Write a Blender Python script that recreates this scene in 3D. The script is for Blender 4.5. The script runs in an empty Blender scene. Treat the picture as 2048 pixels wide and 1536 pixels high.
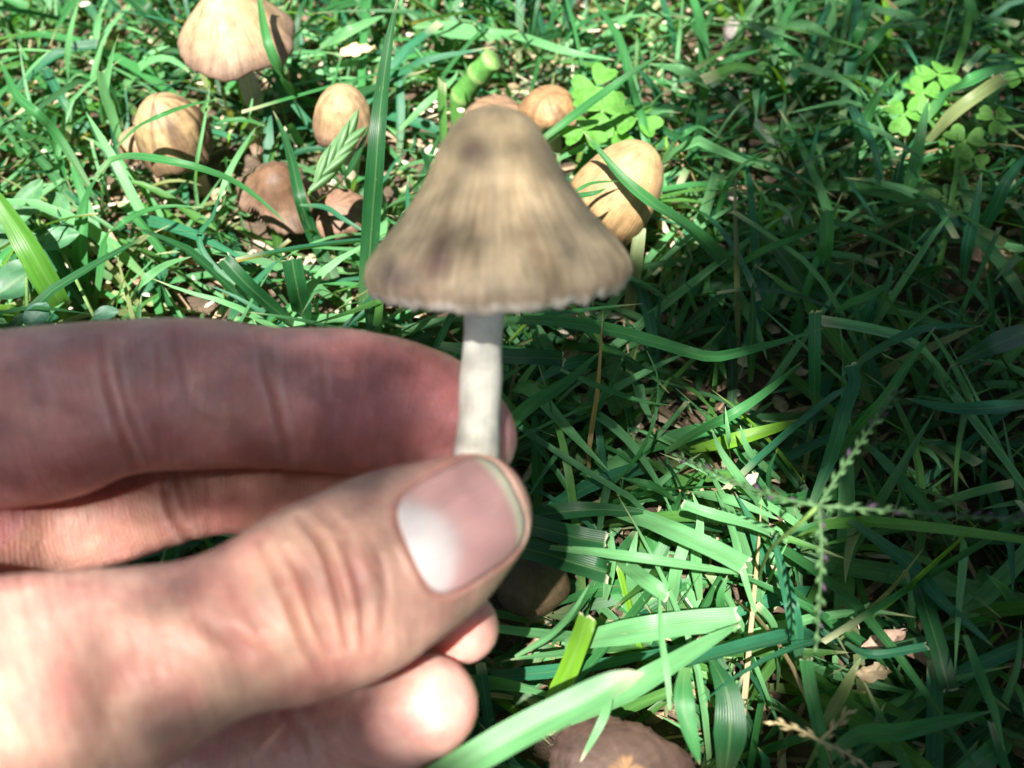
import bpy, math, random
import numpy as np
from mathutils import Vector, Matrix, noise as mnoise

random.seed(7)
RNG = np.random.default_rng(11)
SC = bpy.context.scene
COL = SC.collection
S = 0.01                      # modelling unit: 1 cm
TH = 18.0 / 35.0              # tan of half the horizontal field of view
PITCH = math.radians(50.0)
EYE = np.array([0.0, 0.0, 21.0])
RIGHT = np.array([1.0, 0.0, 0.0])
UP = np.array([0.0, math.sin(PITCH), math.cos(PITCH)])
FWD = np.array([0.0, math.cos(PITCH), -math.sin(PITCH)])

# ------------------------------------------------------------------ camera
cam = bpy.data.objects.new('camera', bpy.data.cameras.new('camera'))
COL.objects.link(cam)
cam.location = Vector(EYE * S)
cam.rotation_euler = (math.radians(90) - PITCH, 0, 0)
cam.data.lens = 35.0
cam.data.sensor_width = 36.0
cam.data.clip_start = 0.005
cam.data.clip_end = 200.0
cam.data.dof.use_dof = True
cam.data.dof.focus_distance = 0.222
cam.data.dof.aperture_fstop = 17.0
SC.camera = cam

# ------------------------------------------------------------------ light
SUN = np.array([-0.14, -0.46, 0.875]); SUN /= np.linalg.norm(SUN)
world = bpy.data.worlds.new('World'); SC.world = world; world.use_nodes = True
wt = world.node_tree
sky = wt.nodes.new('ShaderNodeTexSky'); sky.sky_type = 'NISHITA'; sky.sun_disc = False
sky.sun_elevation = math.asin(SUN[2])
sky.sun_rotation = math.atan2(SUN[0], SUN[1])
wt.links.new(sky.outputs[0], wt.nodes['Background'].inputs[0])
wt.nodes['Background'].inputs[1].default_value = 0.05
sl = bpy.data.lights.new('sun', 'SUN'); sl.energy = 5.0; sl.angle = math.radians(0.53)
sl.color = (1.0, 0.965, 0.90)
sun = bpy.data.objects.new('sun', sl); COL.objects.link(sun)
sun.location = (0, 0, 5)
sun.rotation_euler = Vector(SUN).to_track_quat('Z', 'Y').to_euler()

SC.view_settings.view_transform = 'Standard'
SC.view_settings.look = 'None'
SC.view_settings.exposure = 1.92
SC.view_settings.gamma = 1.0
SC.view_settings.use_curve_mapping = False
SC.render.engine = 'CYCLES'
SC.cycles.use_denoising = True
SC.cycles.max_bounces = 8
SC.cycles.transparent_max_bounces = 8
SC.cycles.caustics_reflective = False
SC.cycles.caustics_refractive = False

# ------------------------------------------------------------------ helpers
def norm(v):
    v = np.asarray(v, float); return v / (np.linalg.norm(v, axis=-1, keepdims=True) + 1e-12)

def cam_pt(px, py, d):
    """pixel of the 2048x1536 frame at axial depth d (cm) -> camera coordinates (right, up, back)"""
    return np.array([(px - 1024) / 1024 * TH * d, (768 - py) / 1024 * TH * d, -d])

def cam2world(P):
    P = np.asarray(P, float)
    return EYE + P[..., 0:1] * RIGHT + P[..., 1:2] * UP - P[..., 2:3] * FWD

def camdir2world(v):
    v = np.asarray(v, float)
    return v[0] * RIGHT + v[1] * UP - v[2] * FWD

def gp(px, py, z):
    """the point at height z (cm) seen at a pixel"""
    d = (px - 1024) / 1024 * TH * RIGHT + (768 - py) / 1024 * TH * UP + FWD
    t = (z - EYE[2]) / d[2]
    return EYE + t * d

def pix(P):
    P = np.asarray(P, float) - EYE
    d = P @ FWD
    return 1024 + (P @ RIGHT) / d / TH * 1024, 768 - (P @ UP) / d / TH * 1024, d

def pxcm(P):
    return 1024 / (TH * float((np.asarray(P) - EYE) @ FWD))

def tag(o, label=None, cat=None, group=None, kind=None):
    if label: o['label'] = label
    if cat: o['category'] = cat
    if group: o['group'] = group
    if kind: o['kind'] = kind
    return o

def empty(name, loc_cm):
    o = bpy.data.objects.new(name, None); COL.objects.link(o)
    o.location = Vector(np.asarray(loc_cm) * S); o.empty_display_size = 0.01
    return o

def mk_mesh(name, V, F, smooth=True, col=None, st=None):
    """V (n,3) in cm, F a list of index tuples or an (m,4)/(m,3) array"""
    me = bpy.data.meshes.new(name)
    V = np.asarray(V, float)
    if isinstance(F, np.ndarray):
        m, k = F.shape
        me.vertices.add(len(V)); me.vertices.foreach_set('co', (V * S).astype(np.float32).ravel())
        me.loops.add(m * k); me.loops.foreach_set('vertex_index', F.astype(np.int32).ravel())
        me.polygons.add(m)
        me.polygons.foreach_set('loop_start', np.arange(0, m * k, k, dtype=np.int32))
        me.polygons.foreach_set('loop_total', np.full(m, k, dtype=np.int32))
        me.update(calc_edges=True)
    else:
        me.from_pydata([tuple(v * S) for v in V], [], F); me.update()
    if smooth:
        me.polygons.foreach_set('use_smooth', np.ones(len(me.polygons), dtype=bool))
    if col is not None:
        set_col(me, col)
    if st is not None:
        a = me.attributes.new('st', 'FLOAT_VECTOR', 'POINT')
        a.data.foreach_set('vector', np.asarray(st, np.float32).ravel())
    return me

def set_col(me, col):
    col = np.asarray(col, float)
    if col.ndim == 1: col = np.tile(col, (len(me.vertices), 1))
    c4 = np.ones((len(col), 4), np.float32); c4[:, :3] = col
    a = me.color_attributes.new('Col', 'FLOAT_COLOR', 'POINT')
    a.data.foreach_set('color', c4.ravel())

def obj(name, me, mat, parent=None, origin=None):
    o = bpy.data.objects.new(name, me); COL.objects.link(o)
    if mat is not None: me.materials.append(mat)
    if parent is not None: o.parent = parent
    elif origin is not None: o.location = Vector(np.asarray(origin) * S)
    return o

def catmull(P, n):
    P = np.asarray(P, float)
    if len(P) == 2:
        t = np.linspace(0, 1, n)[:, None]; return P[0] * (1 - t) + P[1] * t
    Q = np.vstack([2 * P[0] - P[1], P, 2 * P[-1] - P[-2]])
    seg = np.linalg.norm(np.diff(P[:, :3], axis=0), axis=1) + 1e-6
    cum = np.concatenate([[0], np.cumsum(seg)]) / seg.sum()
    out = []
    for u in np.linspace(0, 1, n):
        i = min(max(np.searchsorted(cum, u, side='right') - 1, 0), len(P) - 2)
        t = (u - cum[i]) / (cum[i + 1] - cum[i]); t = min(max(t, 0), 1)
        a, b, c, d = Q[i], Q[i + 1], Q[i + 2], Q[i + 3]
        out.append(0.5 * (2 * b + (c - a) * t + (2 * a - 5 * b + 4 * c - d) * t * t + (3 * b - 3 * c + d - a) * t ** 3))
    return np.array(out)

def tube(P, R, seg=8, cap=True):
    P = np.asarray(P, float); n = len(P); R = np.broadcast_to(np.asarray(R, float), (n,))
    T = norm(np.gradient(P, axis=0))
    ref = np.array([0, 0, 1.0]) if abs(T[0, 2]) < .8 else np.array([1.0, 0, 0])
    V, F = [], []
    a = np.cross(T[0], ref); a /= np.linalg.norm(a)
    for i in range(n):
        a = a - T[i] * (a @ T[i]); a /= np.linalg.norm(a); b = np.cross(T[i], a)
        for k in range(seg):
            w = 2 * math.pi * k / seg
            V.append(P[i] + R[i] * (math.cos(w) * a + math.sin(w) * b))
    for i in range(n - 1):
        for k in range(seg):
            k2 = (k + 1) % seg
            F.append((i * seg + k, i * seg + k2, (i + 1) * seg + k2, (i + 1) * seg + k))
    if cap:
        F.append(tuple(range(seg))[::-1]); F.append(tuple((n - 1) * seg + k for k in range(seg)))
    return np.array(V), F

# ------------------------------------------------------------------ node helpers
class NT:
    def __init__(s, name):
        s.m = bpy.data.materials.new(name); s.m.use_nodes = True
        s.t = s.m.node_tree; s.t.nodes.clear()
    def n(s, typ, **kw):
        nd = s.t.nodes.new(typ)
        for k, v in kw.items():
            if k.startswith('i_'):
                key = k[2:]; key = int(key) if key.isdigit() else key.replace('_', ' ')
                inp = nd.inputs[key]
                if isinstance(v, bpy.types.NodeSocket): s.t.links.new(v, inp)
                else: inp.default_value = v
            else: setattr(nd, k, v)
        return nd
    def math(s, op, a, b=None, clamp=False):
        nd = s.t.nodes.new('ShaderNodeMath'); nd.operation = op; nd.use_clamp = clamp
        for i, v in enumerate((a, b)):
            if v is None: continue
            if isinstance(v, bpy.types.NodeSocket): s.t.links.new(v, nd.inputs[i])
            else: nd.inputs[i].default_value = v
        return nd.outputs[0]
    def mul(s, colr, fac):
        nd = s.t.nodes.new('ShaderNodeVectorMath'); nd.operation = 'SCALE'
        s.t.links.new(colr, nd.inputs[0]); 
        if isinstance(fac, bpy.types.NodeSocket): s.t.links.new(fac, nd.inputs['Scale'])
        else: nd.inputs['Scale'].default_value = fac
        return nd.outputs[0]
    def mix(s, f, a, b, blend='MIX'):
        nd = s.t.nodes.new('ShaderNodeMix'); nd.data_type = 'RGBA'; nd.blend_type = blend
        for k, v in (('Factor', f), ('A', a), ('B', b)):
            sock = [i for i in nd.inputs if i.name == k and (i.type == 'RGBA' or (k == 'Factor' and i.type == 'VALUE'))][0]
            if isinstance(v, bpy.types.NodeSocket): s.t.links.new(v, sock)
            else: sock.default_value = v if k == 'Factor' else (*v, 1)
        return [o for o in nd.outputs if o.type == 'RGBA'][0]
    def noise(s, vec, scale, detail=3, rough=.5):
        nd = s.n('ShaderNodeTexNoise'); s.t.links.new(vec, nd.inputs['Vector'])
        nd.inputs['Scale'].default_value = scale; nd.inputs['Detail'].default_value = detail
        nd.inputs['Roughness'].default_value = rough
        return nd.outputs[0]
    def scaled(s, vec, sc):
        nd = s.t.nodes.new('ShaderNodeVectorMath'); nd.operation = 'MULTIPLY'
        s.t.links.new(vec, nd.inputs[0]); nd.inputs[1].default_value = sc
        return nd.outputs[0]
    def remap(s, v, a, b, c, d):
        nd = s.n('ShaderNodeMapRange'); s.t.links.new(v, nd.inputs[0])
        for i, q in enumerate((a, b, c, d)): nd.inputs[i + 1].default_value = q
        return nd.outputs[0]
    def bump(s, h, strength, dist):
        nd = s.n('ShaderNodeBump'); nd.inputs['Strength'].default_value = strength
        nd.inputs['Distance'].default_value = dist; s.t.links.new(h, nd.inputs['Height'])
        return nd.outputs[0]
    def attr(s, name):
        return s.n('ShaderNodeAttribute', attribute_name=name)
    def out(s, sh):
        o = s.n('ShaderNodeOutputMaterial'); s.t.links.new(sh, o.inputs['Surface']); return s.m

def leaf_material(name, transl=0.38, rough=0.42, stripes=34.0, spec=0.5):
    k = NT(name)
    col = k.attr('Col').outputs['Color']; st = k.attr('st').outputs['Vector']
    sx = k.n('ShaderNodeSeparateXYZ'); k.t.links.new(st, sx.inputs[0])
    n1 = k.noise(k.scaled(st, (26, 1.2, 9)), 1.0, 2)
    n2 = k.noise(k.scaled(st, (3, 6, 5)), 1.0, 3)
    f = k.math('MULTIPLY', k.remap(n1, .3, .7, .88, 1.12), k.remap(n2, .3, .7, .80, 1.20))
    base = k.mul(col, f)
    mid = k.math('ABSOLUTE', k.math('SUBTRACT', sx.outputs[0], .5))
    base = k.mix(k.remap(mid, .015, .06, .30, 0), base, (.16, .26, .10))
    sp = k.noise(k.scaled(st, (9, 30, 13)), 1.0, 2)
    base = k.mix(k.remap(sp, .72, .78, 0, .55), base, (.30, .30, .16))
    wave = k.math('SINE', k.math('MULTIPLY', sx.outputs[0], stripes * 2))
    hgt = k.math('ADD', k.math('MULTIPLY', wave, .5), n2)
    bp = k.bump(hgt, .25, .00015)
    p = k.n('ShaderNodeBsdfPrincipled'); k.t.links.new(base, p.inputs['Base Color'])
    p.inputs['Roughness'].default_value = rough; p.inputs['Specular IOR Level'].default_value = spec
    k.t.links.new(bp, p.inputs['Normal'])
    tr = k.n('ShaderNodeBsdfTranslucent')
    k.t.links.new(k.mix(1.0, base, (2.2, 1.75, .45), 'MULTIPLY'), tr.inputs['Color'])
    mx = k.n('ShaderNodeMixShader'); mx.inputs[0].default_value = transl
    k.t.links.new(p.outputs[0], mx.inputs[1]); k.t.links.new(tr.outputs[0], mx.inputs[2])
    return k.out(mx.outputs[0])

def cap_material(name, rough=.5, sss=.15, dirt=0.0):
    k = NT(name)
    col = k.attr('Col').outputs['Color']; st = k.attr('st').outputs['Vector']
    n1 = k.noise(k.scaled(st, (60, 3, 1)), 1.0, 3, .6)
    n2 = k.noise(k.scaled(st, (9, 5, 1)), 1.0, 3)
    n3 = k.noise(k.scaled(st, (150, 8, 1)), 1.0, 2)
    sx = k.n('ShaderNodeSeparateXYZ'); k.t.links.new(st, sx.inputs[0])
    fade = k.remap(sx.outputs[1], .05, .45, 0, 1)
    tco = k.n('ShaderNodeTexCoord').outputs['Object']; n4 = k.noise(tco, 260, 4, .6)
    f = k.math('MULTIPLY', k.math('ADD', 1.0, k.math('MULTIPLY', fade, k.remap(n1, .3, .7, -.24, .20))), k.math('MULTIPLY', k.remap(n2, .3, .7, .85, 1.15), k.remap(n4, .3, .7, .80, 1.18)))
    base = k.mul(col, f)
    sp = k.noise(tco, 1100, 2); base = k.mix(k.math('MULTIPLY', k.remap(sp, .66, .74, 0, .6), dirt), base, (.06, .04, .025))
    big = k.noise(tco, 140, 4, .6); base = k.mix(k.math('MULTIPLY', k.remap(big, .50, .66, 0, .55), dirt), base, k.mul(base, .5))
    p = k.n('ShaderNodeBsdfPrincipled'); k.t.links.new(base, p.inputs['Base Color'])
    p.inputs['Roughness'].default_value = rough; p.inputs['Specular IOR Level'].default_value = .35
    p.inputs['Subsurface Weight'].default_value = sss
    p.inputs['Subsurface Radius'].default_value = (1, .6, .3); p.inputs['Subsurface Scale'].default_value = .003
    k.t.links.new(k.bump(k.math('ADD', k.math('MULTIPLY', fade, n1), k.math('ADD', n4, k.math('MULTIPLY', k.math('MULTIPLY', fade, n3), .5))), .45, .0005), p.inputs['Normal'])
    return k.out(p.outputs[0])

def plain_material(name, rough=.6, nscale=400, var=.25, bumpd=.0002, sss=0, spec=.3):
    k = NT(name)
    col = k.attr('Col').outputs['Color']; tc = k.n('ShaderNodeTexCoord').outputs['Object']
    n1 = k.noise(tc, nscale, 4, .6)
    base = k.mul(col, k.remap(n1, .3, .7, 1 - var, 1 + var))
    p = k.n('ShaderNodeBsdfPrincipled'); k.t.links.new(base, p.inputs['Base Color'])
    p.inputs['Roughness'].default_value = rough; p.inputs['Specular IOR Level'].default_value = spec
    if sss:
        p.inputs['Subsurface Weight'].default_value = sss
        p.inputs['Subsurface Radius'].default_value = (1, .6, .35); p.inputs['Subsurface Scale'].default_value = .003
    k.t.links.new(k.bump(n1, .5, bumpd), p.inputs['Normal'])
    return k.out(p.outputs[0])

def skin_material():
    k = NT('skin')
    col = k.attr('Col').outputs['Color']; tc = k.n('ShaderNodeTexCoord').outputs['Object']; st = k.attr('st').outputs['Vector']
    sx = k.n('ShaderNodeSeparateXYZ'); k.t.links.new(st, sx.inputs[0])
    big = k.noise(tc, 130, 3); mid = k.noise(tc, 330, 4, .6); fine = k.noise(tc, 2600, 2)
    vor = k.n('ShaderNodeTexVoronoi'); k.t.links.new(tc, vor.inputs['Vector']); vor.inputs['Scale'].default_value = 1500
    # st.x runs along the finger (cm), st.y across it, st.z marks the ridged inner side
    lines = k.noise(k.scaled(st, (7.5, .9, 0)), 1.0, 3, .55)
    warp = k.math('ADD', k.math('MULTIPLY', sx.outputs[0], 105), k.math('MULTIPLY', mid, 9))
    ridge = k.math('MULTIPLY', k.math('SINE', warp), k.math('MULTIPLY', sx.outputs[2], .16))
    base = k.mul(col, k.math('MULTIPLY', k.remap(mid, .3, .7, .88, 1.12), k.remap(lines, .3, .7, .93, 1.07)))
    base = k.mix(k.remap(big, .40, .66, 0, .50), base, (.50, .165, .15))
    base = k.mix(k.remap(mid, .60, .75, 0, .25), base, (.66, .46, .38))
    p = k.n('ShaderNodeBsdfPrincipled'); k.t.links.new(base, p.inputs['Base Color'])
    p.inputs['Roughness'].default_value = .44; p.inputs['Specular IOR Level'].default_value = .45
    p.inputs['Subsurface Weight'].default_value = .55
    p.inputs['Subsurface Radius'].default_value = (1.0, .22, .12); p.inputs['Subsurface Scale'].default_value = .0055
    h = k.math('ADD', k.math('MULTIPLY', vor.outputs['Distance'], .5), k.math('MULTIPLY', fine, .4))
    h = k.math('ADD', h, k.math('ADD', k.math('MULTIPLY', lines, 1.6), ridge))
    k.t.links.new(k.bump(k.math('ADD', h, k.math('MULTIPLY', mid, .8)), .55, .0003), p.inputs['Normal'])
    return k.out(p.outputs[0])

def nail_material():
    k = NT('nail')
    col = k.attr('Col').outputs['Color']; st = k.attr('st').outputs['Vector']
    n1 = k.noise(k.scaled(st, (1, 26, 1)), 1.0, 2)
    p = k.n('ShaderNodeBsdfPrincipled'); k.t.links.new(k.mul(col, k.remap(n1, .3, .7, .96, 1.04)), p.inputs['Base Color'])
    p.inputs['Roughness'].default_value = .42; p.inputs['Specular IOR Level'].default_value = .3
    p.inputs['Subsurface Weight'].default_value = .3
    p.inputs['Subsurface Radius'].default_value = (1, .4, .25); p.inputs['Subsurface Scale'].default_value = .003
    k.t.links.new(k.bump(n1, .12, .0001), p.inputs['Normal'])
    return k.out(p.outputs[0])

def soil_material():
    k = NT('soil')
    tc = k.n('ShaderNodeTexCoord').outputs['Object']
    n1 = k.noise(tc, 90, 6, .65); n2 = k.noise(tc, 700, 4, .6)
    c = k.mix(k.remap(n1, .35, .65, 0, 1), (.035, .022, .013), (.12, .08, .05))
    c = k.mix(k.remap(n2, .60, .70, 0, .8), c, (.26, .19, .12))
    p = k.n('ShaderNodeBsdfPrincipled'); k.t.links.new(c, p.inputs['Base Color']); p.inputs['Roughness'].default_value = .9
    k.t.links.new(k.bump(k.math('ADD', n1, k.math('MULTIPLY', n2, .4)), 1.0, .003), p.inputs['Normal'])
    return k.out(p.outputs[0])

M_LEAF = leaf_material('grass_leaf', rough=.40, spec=.30)
M_BROAD = leaf_material('broad_leaf', transl=.35, rough=.5, stripes=5.0)
M_CLOVER = leaf_material('clover_leaf', transl=.42, rough=.6, stripes=3.0, spec=.3)
M_CAP = cap_material('mushroom_cap')
M_CAPOLD = cap_material('weathered_cap', .6, .1, 1.0)
M_STEM = cap_material('mushroom_stem', .55, .3)
M_PLAIN = plain_material('dry_plant')
M_SPIKE = plain_material('seed_spike', .6, 900, .35, .0002)
M_BARK = plain_material('bark', .9, 60, .4, .004)
M_SKIN = skin_material(); M_NAIL = nail_material(); M_SOIL = soil_material()
#@@STRUCT
# ------------------------------------------------------------------ ground
def build_soil():
    n = 181; lo, hi = -1.0, 1.0
    u = np.linspace(lo, hi, n); w = np.sign(u) * (np.abs(u) * 40 + np.abs(u) ** 6 * 3000)
    X, Y = np.meshgrid(w, w + 20, indexing='ij')
    Z = np.zeros_like(X)
    for i in range(n):
        for j in range(n):
            if abs(X[i, j]) < 80 and abs(Y[i, j]) < 110:
                Z[i, j] = .5 * mnoise.noise((X[i, j] * .25, Y[i, j] * .25, 1)) + .25 * mnoise.noise((X[i, j] * 1.1, Y[i, j] * 1.1, 5))
    V = np.stack([X, Y, Z], -1).reshape(-1, 3)
    idx = np.arange(n * n).reshape(n, n)
    F = np.stack([idx[:-1, :-1], idx[1:, :-1], idx[1:, 1:], idx[:-1, 1:]], -1).reshape(-1, 4)
    o = obj('ground', mk_mesh('ground', V, F), M_SOIL); tag(o, kind='structure')
build_soil()

# ------------------------------------------------------------------ added leaf blocker out of view, shaped to shade lawn and hand
def lit_wanted(px, py, X):
    """probability that the added leaves cover the sun for the lawn point seen at this pixel"""
    edge = 1400 - .95 * py
    if py < 640 and px < edge: return 0.0
    for (cx, cy, a, b) in GAPS:
        q = ((px - cx) / a) ** 2 + ((py - cy) / b) ** 2
        if q < 1: return 0.0
    if py < 470 and px > edge:
        f = min(1, (px - edge) / 450) * .35 + .35 + max(0, (py - 250) / 220) * .30
        return min(.97, f)
    return 1.0

GAPS = [(1440, 1030, 210, 270), (1310, 1330, 250, 160), (1250, 1490, 220, 170), (1790, 1290, 130, 110), (1180, 1120, 120, 90),
        (1250, 340, 160, 150), (1400, 1440, 160, 150), (1860, 170, 120, 90)]
HAND_GAPS = []   # (camera-space point in cm, radius in cm)
HAND_GAPS = [(tuple(cam_pt(985, 290, 14.3)), 2.6, .62), (tuple(cam_pt(880, 500, 13.8)), 2.6, .62), (tuple(cam_pt(1100, 500, 13.8)), 2.6, .62), (tuple(cam_pt(965, 700, 14.8)), 1.8, .66), (tuple(cam_pt(955, 850, 14.8)), 1.3, .66),
    (tuple(cam_pt(300, 780, 13.8)), 2.2, .90), (tuple(cam_pt(650, 780, 14.6)), 2.2, .90), (tuple(cam_pt(20, 800, 13.4)), 2.4, .89), (tuple(cam_pt(480, 1030, 15.4)), 1.2, .92),
    (tuple(cam_pt(60, 1360, 10.6)), 1.8, .22), (tuple(cam_pt(-140, 1430, 10.4)), 2.6, .18), (tuple(cam_pt(640, 1190, 11.8)), 1.7, .52), (tuple(cam_pt(400, 1280, 11.4)), 1.6, .56),
    (tuple(cam_pt(960, 1040, 13.3)), 1.6, .56), (tuple(cam_pt(810, 1130, 12.7)), 1.5, .54),
    (tuple(cam_pt(560, 1500, 14.6)), 1.2, 1.0), (tuple(cam_pt(430, 1535, 14.4)), 1.1, 1.0), (tuple(cam_pt(880, 1440, 14.1)), 1.3, 0.0), (tuple(cam_pt(960, 1275, 15.1)), .7, .5)]
def sun_plane(P, z=3.5):
    P = np.asarray(P, float); t = (z - P[..., 2]) / SUN[2]
    return P + t[..., None] * SUN if P.ndim > 1 else P + t * SUN

def build_shade_blocker():
    root = empty('shade_blocker', (120, -120, 0))
    tag(root, 'added leaf blocker out of view, placed to cast dappled shade on lawn and hand', 'shade_blocker')
    o = np.array([120, -120, 0.0])
    tp = catmull([o + (0, 0, -5), o + (3, 2, 50), o + (-2, 4, 120), o + (6, 8, 200), o + (2, 12, 300)], 16)
    V, F = tube(tp, np.linspace(11, 5.5, 16) + .6 * np.sin(np.arange(16) * 2.1), 14)
    obj('blocker_trunk', mk_mesh('blocker_trunk', V - o, F, col=(.12, .09, .065)), M_BARK, root)
    centre = sun_plane(np.array([13.0, 18, 3.5]), 122.0)
    lp = catmull([o + (-4, 6, 105), o + (-40, 38, 128), centre + (40, -25, 6), centre + (12, -6, 5), centre + (0, 12, 2)], 18)
    V, F = tube(lp, np.linspace(4.5, .5, 18), 10)
    obj('blocker_limb', mk_mesh('blocker_limb', V - o, F, col=(.12, .09, .065)), M_BARK, root)
    rr = random.Random(5)
    VV, FF, ST, CC = [], [], [], []
    tw_v, tw_f, nv, tv = [], [], 0, 0
    hg = [(sun_plane(cam2world(np.array(p))), r, pr) for p, r, pr in HAND_GAPS]
    gx = np.arange(-42, 46, 1.0); gy = np.arange(-22, 62, 1.0)
    for x in gx:
        for y in gy:
            g = np.array([x + rr.uniform(-.6, .6), y + rr.uniform(-.6, .6), 3.5])
            if (g - EYE) @ FWD < 2: 
                px, py = 1024 + g[0] * 80, 2600
            else:
                px, py, _ = pix(g)
            pr = lit_wanted(px, py, g); fine = False
            near = 1.0
            for q, r, p2 in hg:
                dd = np.linalg.norm(q[:2] - g[:2]) / r
                if dd < near: near = dd; pr = p2; fine = True
            if pr <= .01: continue
            part = pr < .98
            want = -math.log(1 - pr) / (.022 if fine else .27) if part else 4
            for layer in range(int(want + rr.random())):
                D = rr.uniform(84, 128)
                c = g + SUN * D / SUN[2] + np.array([rr.uniform(-.4, .4), rr.uniform(-.4, .4), 0])
                if part: c = np.array([x + rr.uniform(-.5, .5), y + rr.uniform(-.5, .5), 3.5]) + SUN * D / SUN[2]
                nrm = norm(SUN + .55 * np.array([rr.gauss(0, 1), rr.gauss(0, 1), rr.gauss(0, .6)]))
                t = norm(np.cross(nrm, np.array([rr.gauss(0, 1), rr.gauss(0, 1), rr.gauss(0, 1)])))
                b = np.cross(nrm, t); L = rr.uniform(.26, .36) if part and fine else rr.uniform(.8, 1.15) if part else rr.uniform(1.6, 2.4); W = L * rr.uniform(.30, .38)
                prof = [(-.5, 0), (-.25, .8), (0, 1), (.25, .75), (.5, 0)]
                base = nv
                for (a, w) in prof:
                    for sgn in ((-1, 0, 1) if w else (0,)):
                        VV.append(c + t * a * L + b * sgn * w * W + nrm * (abs(sgn) * .18 * W - a * a * .5)); ST.append((.5 + sgn * .5, a + .5, rr.random())); CC.append((.045, .10, .025)); nv += 1
                i = base
                FF += [(i, i + 1, i + 2), (i, i + 2, i + 3), (i + 1, i + 4, i + 5, i + 2), (i + 2, i + 5, i + 6, i + 3),
                       (i + 4, i + 7, i + 8, i + 5), (i + 5, i + 8, i + 9, i + 6), (i + 7, i + 10, i + 8), (i + 8, i + 10, i + 9)]
    me = mk_mesh('leaves', np.array(VV) - o, FF, col=np.array(CC), st=np.array(ST))
    lv = obj('leaves', me, M_BROAD, root); lv['kind'] = 'stuff'  # added leaves, placed where lawn and hand are meant to be shaded
    # more added leaves all round, put there to dim the sky light
    g = np.random.default_rng(8); N = 15000
    el = np.arcsin(g.uniform(.22, 1, N)); az = g.uniform(0, 2 * np.pi, N); rad = g.uniform(150, 240, N)
    cc = np.stack([rad * np.cos(el) * np.cos(az), 20 + rad * np.cos(el) * np.sin(az), 15 + rad * np.sin(el)], 1)
    pj = sun_plane(cc); out = (np.abs(pj[:, 0]) > 54) | (pj[:, 1] < -34) | (pj[:, 1] > 74)
    lump = np.array([mnoise.noise(tuple(q * .018)) for q in cc]); out &= lump > -.06
    cc = cc[out]; N = len(cc)
    nr = norm(norm(cc) + g.normal(0, .45, (N, 3))); t = norm(np.cross(nr, g.normal(0, 1, (N, 3)))); b = np.cross(nr, t); L = g.uniform(6, 9, (N, 1)); W = L * .34
    rows = [(-.5, 0, 0)] + [(a, x, w) for a, w in ((-.25, .8), (0, 1), (.25, .75)) for x in (-1, 0, 1)] + [(.5, 0, 0)]
    CV = np.stack([cc + t * a * L + b * x * w * W + nr * (abs(x) * .18 * W - a * a * .5) for a, x, w in rows], 1)
    tri = np.array([(0, 1, 2), (0, 2, 3), (1, 4, 5), (1, 5, 2), (2, 5, 6), (2, 6, 3), (4, 7, 8), (4, 8, 5), (5, 8, 9), (5, 9, 6), (7, 10, 8), (8, 10, 9)])
    FA = (np.arange(N)[:, None, None] * 11 + tri).reshape(-1, 3)
    cst = np.tile(np.array([(.5 + .5 * x, a + .5, 0) for a, x, w in rows]), (N, 1)); cst[:, 2] = np.repeat(g.random(N), 11)
    blocker_crown = obj('blocker_crown', mk_mesh('blocker_crown', CV.reshape(-1, 3) - o, FA, col=np.tile((.04, .085, .022), (N * 11, 1)), st=cst), M_BROAD, root); blocker_crown['kind'] = 'stuff'
    # added stalks for the leaves, left out where they cross sun gaps
    TV, TF, off = [], [], 0
    cen = np.array(VV).reshape(-1, 11, 3).mean(axis=1)
    for q in cen[::12]:
        j = int(np.argmin(np.linalg.norm(lp - q, axis=1)))
        tp2 = catmull([lp[j], (lp[j] + q) / 2 + np.array([0, 0, 4.0]), q], 6)
        ok = np.linalg.norm(q - lp[j]) < 45
        for w in tp2:
            g = sun_plane(w); px, py, dd = pix(g)
            if dd > 2 and lit_wanted(px, py, g) < .95: ok = False
            for h, r, p2 in hg:
                if np.linalg.norm(h[:2] - g[:2]) < r and p2 < .9: ok = False
        if not ok: continue
        v, f = tube(tp2, np.linspace(.22, .06, 6), 4)
        TV.append(v); TF += [tuple(k + off for k in ff) for ff in f]; off += len(v)
    tw = obj('blocker_twigs', mk_mesh('blocker_twigs', np.vstack(TV) - o, TF, col=(.10, .075, .05)), M_BARK, root); tw['kind'] = 'stuff'
build_shade_blocker()
# ------------------------------------------------------------------ the hand
def chain(spec, n):
    """(px, py, radius px, depth) -> resampled points and radii in camera cm"""
    Q = []
    for px, py, r, d in spec:
        Q.append((*cam_pt(px, py, d), r * TH * d / 1024))
    return catmull(np.array(Q), n)

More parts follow.
